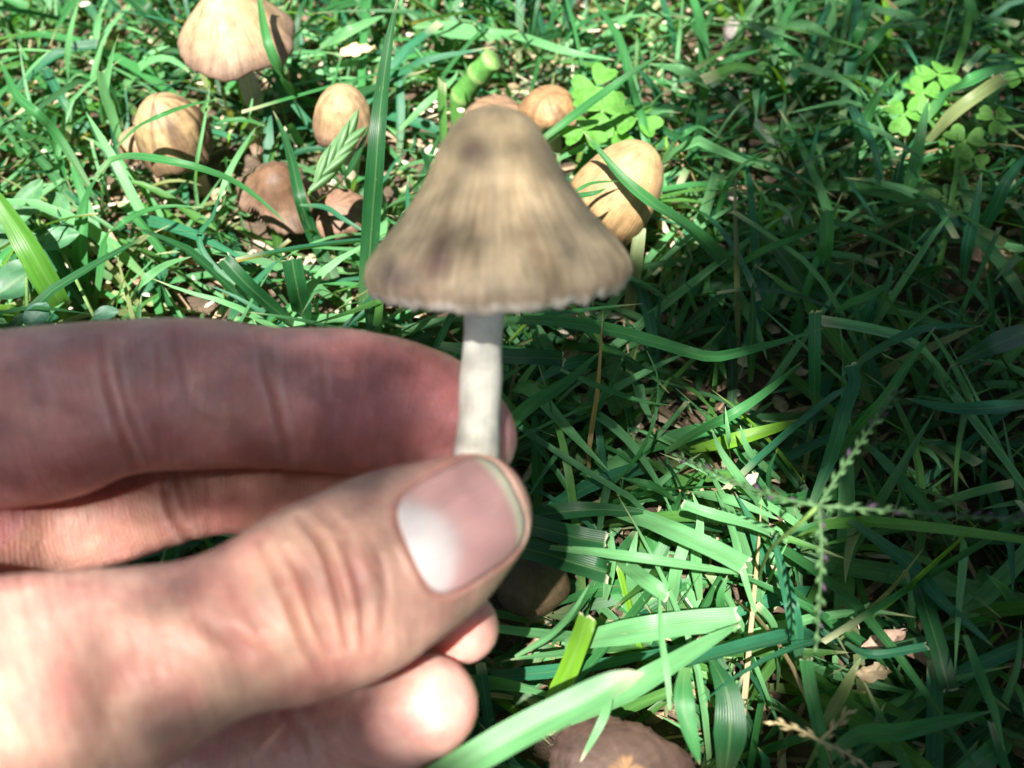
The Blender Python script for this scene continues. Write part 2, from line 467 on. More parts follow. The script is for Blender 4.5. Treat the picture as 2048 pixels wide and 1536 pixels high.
FINGERS = {
    'thumb': chain([(-100, 1490, 290, 11.3), (180, 1368, 218, 12.0), (430, 1276, 156, 12.5), (640, 1198, 186, 12.9), (790, 1118, 172, 13.5), (878, 1072, 150, 13.95), (948, 1022, 112, 14.1)], 22),
    'index': chain([(-270, 905, 172, 14.2), (-80, 850, 168, 14.5), (95, 828, 171, 14.8), (222, 796, 149, 15.0), (390, 787, 146, 15.3), (535, 795, 134, 15.6), (690, 802, 139, 15.9), (840, 828, 127, 16.1), (932, 874, 103, 16.25)], 24),
    'middle': chain([(-270, 1050, 130, 15.3), (60, 1045, 113, 15.9), (210, 1030, 100, 16.1), (335, 1000, 88, 16.4), (450, 975, 88, 16.7), (600, 980, 92, 16.9), (780, 1000, 90, 17.1), (880, 1020, 82, 17.1)], 18),
    'ring': chain([(-270, 1230, 125, 15.2), (200, 1290, 108, 15.9), (500, 1285, 92, 16.3), (750, 1255, 84, 16.2), (860, 1252, 82, 15.9), (926, 1254, 73, 15.7)], 18),
    'little': chain([(-270, 1450, 120, 15.2), (150, 1500, 110, 16.2), (480, 1500, 104, 16.3), (690, 1455, 103, 15.6), (800, 1424, 106, 14.9), (856, 1411, 101, 14.8)], 18),
}
def cr(px, py, r, d):
    return np.array([*cam_pt(px, py, d), r])
PALM = [
    (cr(-270, 905, 1.25, 14.3), cr(-420, 1300, 1.7, 13.6)), (cr(-300, 1060, 1.2, 15.0), cr(-500, 1350, 1.7, 14.0)),
    (cr(-300, 1240, 1.15, 15.0), cr(-560, 1420, 1.8, 14.0)), (cr(-300, 1430, 1.15, 14.6), cr(-620, 1560, 1.9, 13.5)),
    (cr(-100, 1490, 1.55, 11.5), cr(-620, 1620, 2.0, 12.4)), (cr(-420, 1300, 1.7, 13.6), cr(-760, 1620, 2.3, 13.0)),
    (cr(-620, 1600, 2.2, 12.9), cr(-1000, 1860, 2.45, 12.6)), (cr(-1000, 1860, 2.45, 12.6), cr(-1500, 2250, 3.0, 12.2)),
    (cr(-35, 1080, .80, 15.0), cr(-330, 1150, 1.2, 14.4)), (cr(60, 1395, 1.0, 12.6), cr(-400, 1250, 1.5, 13.4)),
]
VOX = .085

def capsule(P, a, b):
    pa, ba = P - a[:3], b[:3] - a[:3]
    t = np.clip((pa @ ba) / (ba @ ba + 1e-9), 0, 1)
    return np.linalg.norm(pa - t[..., None] * ba, axis=-1) - (a[3] + (b[3] - a[3]) * t)

def smin(a, b, k):
    h = np.clip(.5 + .5 * (b - a) / k, 0, 1)
    return b * (1 - h) + a * h - k * h * (1 - h)

def build_field():
    lo = np.array([-16.5, -14.5, -18.6]); hi = np.array([1.0, 2.0, -9.0])
    n = np.ceil((hi - lo) / VOX).astype(int) + 1
    ax = [lo[i] + VOX * np.arange(n[i]) for i in range(3)]
    def field(prims, k):
        D = np.full(n, 3.0, np.float32)
        for a, b in prims:
            m = 1.1 + max(a[3], b[3])
            l = np.minimum(a[:3], b[:3]) - m; h = np.maximum(a[:3], b[:3]) + m
            i0 = np.clip(((l - lo) / VOX).astype(int), 0, n - 1); i1 = np.clip(((h - lo) / VOX).astype(int) + 2, 1, n)
            if (i1 <= i0).any(): continue
            sl = tuple(slice(i0[q], i1[q]) for q in range(3))
            P = np.stack(np.meshgrid(*[ax[q][sl[q]] for q in range(3)], indexing='ij'), -1)
            D[sl] = smin(D[sl], capsule(P, a, b).astype(np.float32), k)
        return D
    palm = field(PALM, .9)
    tot = palm.copy()
    for f, ch in FINGERS.items():
        d = field([(ch[i], ch[i + 1]) for i in range(len(ch) - 1)], .16)
        tot = np.minimum(tot, smin(d, palm, .8 if f == 'thumb' else .18 if f == 'index' else .5))
    # fingers press against each other with a soft crease
    for q in (0, -1):
        tot[q] = 1; tot[:, q] = 1; tot[:, :, q] = 1
    return tot, lo

def surface_nets(D, lo, h):
    s = D < 0
    nx, ny, nz = D.shape
    cs = [(i, j, k) for i in (0, 1) for j in (0, 1) for k in (0, 1)]
    cnt = np.zeros((nx - 1, ny - 1, nz - 1), np.int8)
    for i, j, k in cs: cnt += s[i:nx - 1 + i, j:ny - 1 + j, k:nz - 1 + k]
    mask = (cnt > 0) & (cnt < 8)
    I = np.argwhere(mask)
    idx = -np.ones(mask.shape, np.int64); idx[mask] = np.arange(len(I))
    acc = np.zeros((len(I), 3)); num = np.zeros(len(I))
    for a in cs:
        for ax in range(3):
            if a[ax]: continue
            b = list(a); b[ax] = 1
            da = D[I[:, 0] + a[0], I[:, 1] + a[1], I[:, 2] + a[2]]; db = D[I[:, 0] + b[0], I[:, 1] + b[1], I[:, 2] + b[2]]
            x = (da < 0) != (db < 0)
            t = np.where(x, da / np.where(x, da - db, 1), 0)
            p = np.tile(np.array(a, float), (len(I), 1)); p[:, ax] += t
            acc[x] += p[x]; num[x] += 1
    V = lo + h * (I + acc / num[:, None])
    F = []
    for ax in range(3):
        u, v = (ax + 1) % 3, (ax + 2) % 3
        A = [slice(None)] * 3; B = [slice(None)] * 3
        A[ax] = slice(0, -1); B[ax] = slice(1, None)
        sa, sb = s[tuple(A)], s[tuple(B)]
        E = np.argwhere(sa != sb)
        E = E[(E[:, u] > 0) & (E[:, v] > 0) & (E[:, u] < D.shape[u] - 1) & (E[:, v] < D.shape[v] - 1)]
        ins = s[E[:, 0], E[:, 1], E[:, 2]]
        def cell(du, dv):
            C = E.copy(); C[:, u] += du; C[:, v] += dv; return idx[C[:, 0], C[:, 1], C[:, 2]]
        q = np.stack([cell(-1, -1), cell(0, -1), cell(0, 0), cell(-1, 0)], -1)
        q[~ins] = q[~ins][:, ::-1]
        F.append(q)
    return V, np.vstack(F)

def polyline_dist(px, py, line):
    best = np.full(len(px), 1e9); tt = np.zeros(len(px))
    L = np.array(line, float); seg = np.linalg.norm(np.diff(L, axis=0), axis=1); cum = np.concatenate([[0], np.cumsum(seg)]); tot = cum[-1]
    for i in range(len(L) - 1):
        a, b = L[i], L[i + 1]; ba = b - a
        t = np.clip(((px - a[0]) * ba[0] + (py - a[1]) * ba[1]) / (ba @ ba), 0, 1)
        d = np.hypot(px - a[0] - t * ba[0], py - a[1] - t * ba[1])
        m = d < best; best[m] = d[m]; tt[m] = (cum[i] + t[m] * seg[i]) / tot
    return best, tt

# creases of the skin, traced as lines on the finger they belong to: (finger, depth cm, width px, points)
CREASES = [
    ('thumb', .050, 8, [(524, 1085), (552, 1147), (573, 1195), (591, 1244), (615, 1297), (650, 1355)]),
    ('thumb', .070, 8, [(600, 1035), (640, 1080), (660, 1126), (674, 1174), (688, 1227), (697, 1290)]),
    ('thumb', .055, 9, [(578, 1105), (605, 1147), (619, 1195), (633, 1237), (662, 1300)]),
    ('thumb', .035, 9, [(690, 1085), (716, 1157), (727, 1209), (728, 1290)]),
    ('thumb', .020, 8, [(745, 1075), (765, 1130), (772, 1190), (768, 1250)]),
    ('thumb', .022, 12, [(440, 1130), (480, 1200), (530, 1270), (560, 1330)]),
    ('thumb', .020, 10, [(655, 1030), (690, 1060), (706, 1100)]),
    ('thumb', .030, 14, [(395, 1235), (450, 1275), (520, 1310), (560, 1345)]),
    ('index', .050, 8, [(203, 680), (214, 760), (233, 830), (250, 880), (270, 930)]),
    ('index', .030, 7, [(228, 690), (240, 760), (262, 840), (290, 900)]),
    ('index', .016, 7, [(308, 655), (318, 720), (322, 770)]),
    ('index', .014, 7, [(345, 650), (362, 730), (380, 800)]),
    ('index', .045, 8, [(523, 672), (535, 740), (558, 830), (578, 920)]),
    ('index', .020, 6, [(541, 690), (549, 730), (556, 770)]),
    ('index', .014, 6, [(636, 680), (645, 740), (650, 790)]),
    ('index', .012, 9, [(60, 720), (85, 780), (95, 840)]),
    ('middle', .050, 8, [(325, 930), (333, 985), (342, 1020), (358, 1050), (385, 1085)]),
    ('middle', .025, 7, [(345, 940), (360, 990), (375, 1040)]),
    ('middle', .016, 7, [(415, 930), (420, 1000), (424, 1060)]),
    ('little', .020, 10, [(560, 1400), (600, 1460), (620, 1530)]),
]
NAIL_C = cam_pt(928, 1044, 13.22)
NAIL_N = norm(np.array([.25, .10, .95]))
NAIL_A = norm(np.array([.91, .41, 0]) - NAIL_N * (np.array([.91, .41, 0]) @ NAIL_N))
NAIL_B = np.cross(NAIL_A, NAIL_N)
if NAIL_B[1] > 0: NAIL_B = -NAIL_B
NL, NW = .90, .745
NAILFIT = [0, 0, 0, 0, 0, 0]
def nail_h(a, b): return NAILFIT[0] + NAILFIT[1] * a + NAILFIT[2] * b + NAILFIT[3] * a * a + NAILFIT[4] * b * b + NAILFIT[5] * a * b
def nail_in(a, b):
    """<0 inside the nail outline, about cm outside"""
    x, y = a / NL, b / NW
    # squarish super-ellipse, rounder toward the tip
    p = 3.6
    r = (np.abs(x) ** p + np.abs(y) ** p) ** (1 / p)
    return (r - 1) * .74

def build_hand():
    D, lo = build_field()
    V, F = surface_nets(D, lo, VOX)
    # relax voxel steps
    E = np.vstack([F[:, [0, 1]], F[:, [1, 2]], F[:, [2, 3]], F[:, [3, 0]]])
    for it in range(6):
        acc = np.zeros_like(V); c = np.zeros(len(V))
        np.add.at(acc, E[:, 0], V[E[:, 1]]); np.add.at(c, E[:, 0], 1)
        np.add.at(acc, E[:, 1], V[E[:, 0]]); np.add.at(c, E[:, 1], 1)
        lam = .5 if it % 2 == 0 else -.48
        V = V + lam * (acc / c[:, None] - V)
    tmp = bpy.data.objects.new('tmp', mk_mesh('tmp', V, F)); COL.objects.link(tmp)
    md = tmp.modifiers.new('s', 'SUBSURF'); md.levels = 1; md.render_levels = 1
    dg = bpy.context.evaluated_depsgraph_get()
    me2 = tmp.evaluated_get(dg).to_mesh()
    n = len(me2.vertices)
    V = np.empty(n * 3, np.float32); me2.vertices.foreach_get('co', V); V = V.reshape(-1, 3).astype(float) / S
    N = np.empty(n * 3, np.float32); me2.vertices.foreach_get('normal', N); N = N.reshape(-1, 3).astype(float)
    F = np.empty(len(me2.loops), np.int32); me2.loops.foreach_get('vertex_index', F); F = F.reshape(-1, 4)
    tmp.evaluated_get(dg).to_mesh_clear(); tm = tmp.data
    bpy.data.objects.remove(tmp); bpy.data.meshes.remove(tm)
    # which finger
    names = list(FINGERS); Ds = []
    for f in names:
        ch = FINGERS[f]; d = np.full(n, 9.0)
        for i in range(len(ch) - 1): d = np.minimum(d, capsule(V, ch[i], ch[i + 1]))
        Ds.append(d)
    Ds = np.array(Ds); fid = Ds.argmin(0)
    px = 1024 + V[:, 0] / -V[:, 2] / TH * 1024; py = 768 - V[:, 1] / -V[:, 2] / TH * 1024
    facing = norm(-V); front = (N * facing).sum(1)
    # colours of the skin
    col = np.tile(np.array([.60, .345, .26]), (n, 1))
    def blend(m, c):
        col[:] = col * (1 - m[:, None]) + np.array(c) * m[:, None]
    def g(cx, cy, rx, ry): return np.exp(-((px - cx) / rx) ** 2 - ((py - cy) / ry) ** 2)
    fi = {f: (fid == i).astype(float) for i, f in enumerate(names)}
    blend(fi['index'] * .9, (.59, .29, .285)); blend(fi['middle'] * .9, (.50, .26, .20))
    blend(fi['ring'] * .9, (.62, .32, .27)); blend(fi['little'] * .9, (.62, .34, .28))
    blend(fi['index'] * g(770, 800, 190, 110) * .85, (.48, .15, .165)); blend(fi['index'] * g(450, 830, 90, 60) * .3, (.50, .24, .18))
    blend(fi['index'] * g(30, 820, 90, 90) * .35, (.52, .24, .20)); blend(fi['middle'] * g(560, 1020, 200, 90) * .6, (.52, .22, .17))
    blend(fi['thumb'] * g(330, 1150, 120, 60) * .35, (.56, .28, .26)); blend(fi['thumb'] * g(250, 1390, 60, 120) * .35, (.48, .24, .17))
    blend(fi['thumb'] * g(560, 1240, 160, 170) * .35, (.50, .31, .20)); blend(fi['thumb'] * g(850, 960, 120, 50) * .5, (.58, .30, .28))
    blend(fi['thumb'] * g(900, 1220, 120, 60) * .5, (.60, .32, .27)); blend(fi['thumb'] * g(150, 1250, 180, 90) * .3, (.60, .34, .31))
    disp = np.zeros(n)
    for f, dep, w, line in CREASES:
        dep *= 1.5 if f == 'thumb' else 1.35
        d, t = polyline_dist(px, py, line)
        m = (fid == names.index(f)) & (front > -.15) & (d < 6 * w)
        env = np.clip(np.sin(np.pi * np.clip(t, .03, .97)), 0, 1) ** .5
        prof = -np.exp(-(d / w) ** 2) + .38 * np.exp(-((d - 2.3 * w) / (1.1 * w)) ** 2)
        disp[m] += (dep * env * prof)[m]
        red = np.where(m, np.exp(-(d / (1.3 * w)) ** 2) * env * min(1, dep / .05) * .6, 0)
        blend(red, (.42, .15, .11))
        if f != 'thumb': blend(np.where(m, np.exp(-((d - 2.2 * w) / w) ** 2) * env * min(1, dep / .05) * .45, 0), (.66, .48, .47))  # pale crease flanks: dry skin plus highlight put into the colour
    # muscle and tendon relief of the back of the thumb
    th = fi['thumb'] * np.clip(front * 2, 0, 1)
    disp += th * (-.16 * g(235, 1400, 60, 130) - .06 * g(330, 1300, 120, 40) + .10 * g(120, 1330, 90, 130) - .05 * g(430, 1180, 60, 50) + .07 * g(400, 1310, 60, 50) - .05 * g(590, 1215, 60, 60))
    for i in range(n):
        if front[i] > -.2 and px[i] > -150:
            q = V[i]
            disp[i] += .012 * mnoise.noise((q[0] * 2.2, q[1] * 2.2, q[2] * 2.2)) + .004 * mnoise.noise((q[0] * 7, q[1] * 7, q[2] * 7))
    V = V + N * disp[:, None]
    # nail bed and the folds of skin round it
    R = V - NAIL_C; a = R @ NAIL_A; b = R @ NAIL_B; hgt = R @ NAIL_N
    e = nail_in(a, b)
    m = (fid == names.index('thumb')) & ((N @ NAIL_N) > .05) & (e < .5) & (hgt > -.9)
    fit = m & (e < .16)
    X = np.stack([np.ones(fit.sum()), a[fit], b[fit], a[fit] ** 2, b[fit] ** 2, a[fit] * b[fit]], 1)
    K6 = np.linalg.lstsq(X, hgt[fit], rcond=None)[0]
    K6[4] *= .85
    NAILFIT[:] = list(K6)
    nh = nail_h(a, b)
    inside = e < .015
    rim = np.exp(-((e - .06) / .05) ** 2) * np.where(a > NL * .5, .2, 1) * .022
    groove = -np.exp(-((e - .012) / .022) ** 2) * .03
    wgt = np.where(inside, 1.0, np.clip(1 - (e - .02) / .22, 0, 1)); wgt = wgt * wgt * (3 - 2 * wgt)
    want = np.where(inside, nh - .045, nh + .004)
    dh = ((want - hgt) * wgt + np.where(inside, 0, rim + groove)) * m
    V = V + NAIL_N * dh[:, None]
    blend(m * np.exp(-((e - .03) / .04) ** 2) * .5 * (a < NL * .7), (.50, .20, .16))
    along = np.zeros(n); across = np.zeros(n)
    for i, f in enumerate(names):
        ch = FINGERS[f]; q = fid == i; best = np.full(q.sum(), 9.0); al = np.zeros(q.sum()); ac = np.zeros(q.sum()); Vq = V[q]; cum = 0
        for j in range(len(ch) - 1):
            A, B = ch[j][:3], ch[j + 1][:3]; L = np.linalg.norm(B - A); t = np.clip((Vq - A) @ (B - A) / L ** 2, -.2 if j == 0 else 0, 1)
            w = Vq - A - t[:, None] * (B - A); d = np.linalg.norm(w, axis=1); mm = d < best; best[mm] = d[mm]; al[mm] = (cum + t * L)[mm]
            sd = norm(np.cross(B - A, np.array([0, 0, 1.0]))); ac[mm] = (w @ sd)[mm]; cum += L
        along[q] = al + i * 13.7; across[q] = ac
    inner = np.where(fid == 0, 0.0, np.clip(front * 1.5, 0, 1))
    me = mk_mesh('hand', cam2world(V) - HAND_O, F.astype(np.int64), col=np.clip(col, 0, 1), st=np.stack([along, across, inner], 1))
    o = obj('hand', me, M_SKIN, origin=HAND_O)
    tag(o, 'bare hand reaching in from the left and pinching the mushroom stem', 'hand')
    # thumbnail: a thin curved plate
    na, nb = 34, 30
    Vn, Cn, Sn = [], [], []
    for lay in (0, 1):
        for i in range(na):
            for j in range(nb):
                y = -1 + 2 * j / (nb - 1); x = -1 + 2 * i / (na - 1)
                # map the square to the super-ellipse
                p = 3.6; s = max(abs(x), abs(y)); r = (abs(x) ** p + abs(y) ** p) ** (1 / p) if s > 0 else 1
                k = s / r if r > 0 else 1
                xx, yy = x * k, y * k
                aa, bb = xx * NL * .985, yy * NW * .985
                if lay: aa *= .99; bb *= .99
                q = NAIL_C + NAIL_A * aa + NAIL_B * bb + NAIL_N * (nail_h(aa, bb) + (.0 if lay == 0 else -.05) - .02 * max(0, s - .9) * 10 * (lay == 0))
                Vn.append(q)
                lun = 1 / (1 + math.exp(-(-.28 - xx - .62 * yy * yy + .0) * 14)) 
                free = 1 / (1 + math.exp(-((xx - .80 + .16 * yy * yy)) * 34))
                c = np.array([.77, .375, .35]) * (1 - lun) + np.array([.86, .67, .64]) * lun
                c = c * (1 - free) + np.array([.78, .66, .48]) * free
                band = math.exp(-((xx - .74 + .16 * yy * yy) / .05) ** 2); c = c * (1 - .35 * band) + np.array([.55, .25, .20]) * .35 * band
                Cn.append(c); Sn.append((xx * .5 + .5, yy * .5 + .5, 0))
    Fn = []
    K = na * nb
    for i in range(na - 1):
        for j in range(nb - 1):
            q = (i * nb + j, (i + 1) * nb + j, (i + 1) * nb + j + 1, i * nb + j + 1)
            Fn.append(q[::-1]); Fn.append(tuple(K + t for t in q))
    rim = [j for j in range(nb)] + [i * nb + nb - 1 for i in range(1, na)] + [(na - 1) * nb + j for j in range(nb - 2, -1, -1)] + [i * nb for i in range(na - 2, 0, -1)]
    for q in range(len(rim)):
        r0, r1 = rim[q], rim[(q + 1) % len(rim)]
        Fn.append((r0, r1, K + r1, K + r0))
    nme = mk_mesh('thumbnail', cam2world(np.array(Vn)) - HAND_O, Fn, col=np.array(Cn), st=np.array(Sn))
    nl = obj('thumbnail', nme, M_NAIL, o); nl['label'] = 'pale pink thumbnail with a white half moon'
    import bmesh
    bm = bmesh.new(); bm.from_mesh(nme); bmesh.ops.recalc_face_normals(bm, faces=bm.faces); bm.to_mesh(nme); bm.free()
HAND_O = cam2world(cam_pt(-300, 1400, 13.0))
build_hand()
# ------------------------------------------------------------------ mushrooms
BELL = [(0, 0), (.012, .10), (.035, .19), (.07, .265), (.12, .335), (.227, .43), (.42, .55), (.61, .72), (.775, .90), (.885, .985), (.96, 1.01), (1.0, .99)]
BELLH = [(0, 0), (.012, .10), (.035, .19), (.07, .26), (.12, .325), (.227, .415), (.40, .53), (.58, .70), (.74, .89), (.85, .985), (.93, 1.0), (1.0, .965)]
CONE = [(0, 0), (.015, .07), (.05, .14), (.14, .26), (.33, .46), (.55, .68), (.75, .87), (.88, .97), (.96, 1.0), (1, .98)]
EGG = [(0, 0), (.015, .18), (.05, .36), (.12, .55), (.25, .75), (.42, .90), (.62, .99), (.8, 1.02), (.93, 1.0), (1, .95)]
FLAT = [(0, 0), (.03, .2), (.1, .4), (.25, .62), (.45, .80), (.7, .93), (.9, .99), (1, 1.0)]

def frame_of(axis):
    axis = norm(axis); ref = RIGHT - axis * (RIGHT @ axis)
    e1 = norm(ref); e2 = np.cross(axis, e1)      # e1 to the right, e2 away from the camera side
    return axis, e1, e2

def cap_mesh(name, prof, R, H, axis, seg, seed, colf, ragged=.03, ribs=.012, wob=.03, dent=None, thick=.10, lowf=1.6, sst=1.0):
    axis, e1, e2 = frame_of(axis)
    P = np.array(prof, float); rows = 40
    u = np.linspace(0, 1, rows); d = np.concatenate([[0], np.cumsum(np.linalg.norm(np.diff(P, axis=0), axis=1))]); d /= d[-1]
    ts = np.interp(u, d, P[:, 0]); rs = np.interp(u, d, P[:, 1])
    V, C, ST, F = [], [], [], []
    def nz(a, b, c): return mnoise.noise((a + seed * 3.17, b + seed * 1.3, c))
    for lay in (0, 1):
        for i in range(rows):
            for k in range(seg):
                w = 2 * math.pi * k / seg; cw, sw = math.cos(w), math.sin(w)
                r = rs[i]; t = ts[i]
                f = 1 + wob * nz(cw * 1.3, sw * 1.3, t * 1.5) * 2 * t + ribs * 1.6 * nz(cw * 13, sw * 13, .3) * t ** 2.2 + ribs * .5 * math.sin(w * 23 + 9 * nz(cw * 2, sw * 2, 1)) * t ** 2 + ribs * 1.2 * nz(cw * 9, sw * 9, t) * t
                tt = t + (ragged * nz(cw * 11, sw * 11, 7) + .6 * ragged * nz(cw * 30, sw * 30, 3) + ragged * lowf * nz(cw * 2.2, sw * 2.2, 5)) * max(0, (t - .6) / .4) ** 2
                if dent: f *= dent(w, t)
                rr = r * R * f; hh = H * (1 - tt)
                if lay: rr = max(0, rr - thick * (.4 + .6 * (1 - t))); hh -= thick * (1.2 * (1 - t) + .0)
                V.append(axis * hh + rr * (cw * e1 + sw * e2))
                C.append(colf(w, t, nz)); ST.append((.5 + .5 * cw + 2 * (w / (2 * math.pi)) * 0, t, seed))
                ST[-1] = (abs((w / math.pi) - 1) * sst, t, seed)
    K = rows * seg
    for i in range(rows - 1):
        for k in range(seg):
            k2 = (k + 1) % seg
            q = (i * seg + k, (i + 1) * seg + k, (i + 1) * seg + k2, i * seg + k2)
            F.append(q); F.append(tuple(K + x for x in q[::-1]))
    e = (rows - 1) * seg
    for k in range(seg):
        k2 = (k + 1) % seg; F.append((e + k, K + e + k, K + e + k2, e + k2))
    me = mk_mesh(name, np.array(V), F, col=np.clip(np.array(C), 0, 1), st=np.array(ST))
    import bmesh
    bm = bmesh.new(); bm.from_mesh(me); bmesh.ops.remove_doubles(bm, verts=bm.verts, dist=1e-6); bm.to_mesh(me); bm.free()
    return me

def gill_mesh(prof, R, H, axis, n=56):
    axis, e1, e2 = frame_of(axis); P = np.array(prof, float); V, F = [], []
    for k in range(n):
        w = 2 * math.pi * k / n; dr = math.cos(w) * e1 + math.sin(w) * e2; sd = np.cross(axis, dr) * .012
        b = len(V)
        for t in (.35, .6, .8, .95):
            r = np.interp(t, P[:, 0], P[:, 1]) * R - .12
            for q in (V,):
                q.append(axis * H * (1 - t) + dr * max(.1, r) + sd); q.append(axis * H * (1 - t) + dr * max(.1, r) - sd)
        V.append(axis * H * .22 + dr * .32 + sd); V.append(axis * H * .22 + dr * .32 - sd)
        V.append(axis * H * .55 + dr * .2 + sd); V.append(axis * H * .55 + dr * .2 - sd)
        for s in (0, 1):
            q = [b + s, b + 2 + s, b + 4 + s, b + 6 + s, b + 8 + s, b + 10 + s]
            F.append(tuple(q if s == 0 else q[::-1]))
        F.append((b + 6, b + 7, b + 9, b + 8))
    return mk_mesh('gills', np.array(V), F, smooth=False, col=(.09, .05, .035))

def mushroom(label, C, axis, R, H, prof, seed, colf, stem_end, stem_r=.28, group='mushrooms growing in the lawn', **kw):
    C = np.asarray(C, float); base = np.asarray(stem_end, float); kw0 = kw.pop('straight', None)
    root = empty('mushroom', base); tag(root, label, 'mushroom', group)
    off = C - base
    me = cap_mesh('cap', prof, R, H, axis, kw.pop('seg', 72), seed, colf, **kw)
    me.transform(Matrix.Translation(Vector(off * S))); obj('cap', me, M_CAP if group is None else M_CAPOLD, root)
    gm = gill_mesh(prof, R, H, axis); gm.transform(Matrix.Translation(Vector(off * S))); obj('gills', gm, M_PLAIN, root)
    top = C + norm(axis) * H * .6
    stp = kw0
    pts = catmull([top, *stp, base], 18) if stp else catmull([top, C - norm(axis) * .3, (C + base) / 2 + np.array([.1, .05, 0]), base], 18)
    n = len(pts); rad = stem_r * (1 + .05 * np.sin(np.arange(n) * 1.7 + seed)) * np.linspace(.85, 1.12, n)
    V, F = tube(pts - base, rad, 20)
    st = np.zeros((len(V), 3)); st[:, 0] = np.abs((np.arange(len(V)) % 20) / 10 - 1) * .3; st[:, 1] = (np.arange(len(V)) // 20) / n * .22; st[:, 2] = seed
    t = (np.arange(len(V)) // 20) / n
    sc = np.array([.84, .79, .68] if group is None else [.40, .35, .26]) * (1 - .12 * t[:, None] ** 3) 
    sc = sc * (1 - (t[:, None] > .72) * .0)
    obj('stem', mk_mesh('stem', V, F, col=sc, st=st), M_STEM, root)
    return root

def lerp(a, b, t): return np.asarray(a) * (1 - t) + np.asarray(b) * t
def sm(x, a, b):
    t = min(max((x - a) / (b - a), 0), 1); return t * t * (3 - 2 * t)

# the held mushroom
def held_col(w, t, nz):
    c = lerp((.45, .335, .195), (.43, .32, .21), t)
    c = lerp(c, (.29, .19, .10), .45 * sm(nz(math.cos(w) * 6, math.sin(w) * 6, t * 1.2), .0, .5) * sm(t, .1, .4))
    c = lerp(c, (.34, .24, .17), .7 * sm(t, .82, .97))
    # bruises on the camera side (w about -pi/2 faces the camera)
    def spot(w0, t0, sw, stt):
        dw = (w - w0 + math.pi) % (2 * math.pi) - math.pi
        return math.exp(-(dw / sw) ** 2 - ((t - t0) / stt) ** 2)
    f = -math.pi / 2
    c = lerp(c, (.09, .05, .045), min(1, .95 * spot(f - .46, .74, .13, .11)))
    c = lerp(c, (.14, .095, .085), min(1, .85 * spot(f - .85, .84, .36, .08)))
    c = lerp(c, (.12, .07, .06), min(1, .85 * spot(f - .36, .22, .26, .06)))
    c = lerp(c, (.20, .13, .08), .5 * spot(f - .55, .60, .12, .08))
    c = lerp(c, (.20, .13, .08), .5 * spot(f - .25, .62, .08, .14))
    c = lerp(c, (.72, .66, .58), .9 * sm(t + .03 * nz(math.cos(w) * 14, math.sin(w) * 14, 2), .945, .985))
    return c
ax_h = camdir2world(norm(np.array([-.03, math.cos(math.radians(17)), math.sin(math.radians(17))])))
HC = cam2world(cam_pt(998, 570, 15.1)); 
HB = cam2world(cam_pt(938, 1010, 15.15))
hm = mushroom('tan bell-shaped mushroom held upright between thumb and index finger', HC, ax_h, 1.97, 2.64, BELLH, 3, held_col, HB, .31, group=None, seg=150, ragged=.028, ribs=.012, wob=.02, lowf=.3, straight=(cam2world(cam_pt(968, 640, 15.1)), cam2world(cam_pt(954, 890, 15.1))))

def brown(c_top, c_rim, dark=(.10, .055, .03), amt=.5):
    def f(w, t, nz):
        c = lerp(c_top, c_rim, sm(t, .35, 1.0))
        c = lerp(c, dark, amt * sm(nz(math.cos(w) * 4, math.sin(w) * 4, t * 1.3), .05, .45))
        c = np.array(c) * .82
        return lerp(c, (.42, .35, .28), .5 * sm(t + .02 * nz(math.cos(w) * 14, math.sin(w) * 14, 2), .98, 1.0))
    return f
MUSH = []
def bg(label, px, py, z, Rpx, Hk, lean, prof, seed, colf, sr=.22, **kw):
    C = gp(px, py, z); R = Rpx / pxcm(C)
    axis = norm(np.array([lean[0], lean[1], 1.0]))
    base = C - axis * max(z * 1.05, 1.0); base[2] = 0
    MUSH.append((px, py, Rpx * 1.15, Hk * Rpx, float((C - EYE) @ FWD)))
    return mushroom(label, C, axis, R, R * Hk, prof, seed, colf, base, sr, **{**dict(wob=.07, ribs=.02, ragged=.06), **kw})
tan, rim = (.46, .31, .16), (.30, .19, .125)
bg('large pale brown conical mushroom cut by the top edge of the photo', 473, 86, 4.4, 119, 1.12, (.02, -.06), CONE, 11, brown((.46, .31, .165), (.20, .125, .09), amt=.4), .3)
bg('shrivelled tan mushroom with dark ribs under an arching blade', 366, 305, 1.7, 70, 1.9, (-.15, -.05), EGG, 12, brown((.36, .24, .12), (.16, .095, .06), amt=.85), ribs=.07, wob=.14)
bg('smooth tan mushroom half hidden by the tall upright grass blade', 690, 268, 2.4, 57, 1.9, (.05, 0), EGG, 13, brown((.38, .25, .13), (.24, .145, .10), amt=.4))
bg('dark brown mushroom crossed by grass shadows beside the green spikelet', 556, 396, 1.8, 78, 1.1, (.15, -.25), BELL, 14, brown((.15, .08, .045), (.19, .12, .085), amt=.7), wob=.20, ribs=.04)
bg('withered flat brown mushroom low down between two upright blades', 680, 432, .9, 58, .7, (-.1, -.3), EGG, 15, brown((.23, .13, .085), (.22, .14, .10), amt=.6), wob=.12)
bg('light brown egg-shaped mushroom leaning right, behind the held cap', 1196, 440, 2.4, 84, 2.15, (.62, .30), EGG, 16, brown((.42, .275, .13), (.36, .215, .095), (.22, .12, .05), amt=.35), .26, wob=.03)
bg('folded tan mushroom next to the clover patch', 1098, 232, 2.4, 55, 1.05, (-.1, -.1), EGG, 17, brown((.32, .18, .08), (.34, .22, .13), amt=.6), wob=.14, ribs=.03)
bg('brown mushroom peeking over the top of the held cap', 990, 240, 2.0, 60, .6, (0, 0), EGG, 18, brown((.28, .17, .10), (.28, .17, .12), amt=.5), wob=.08)
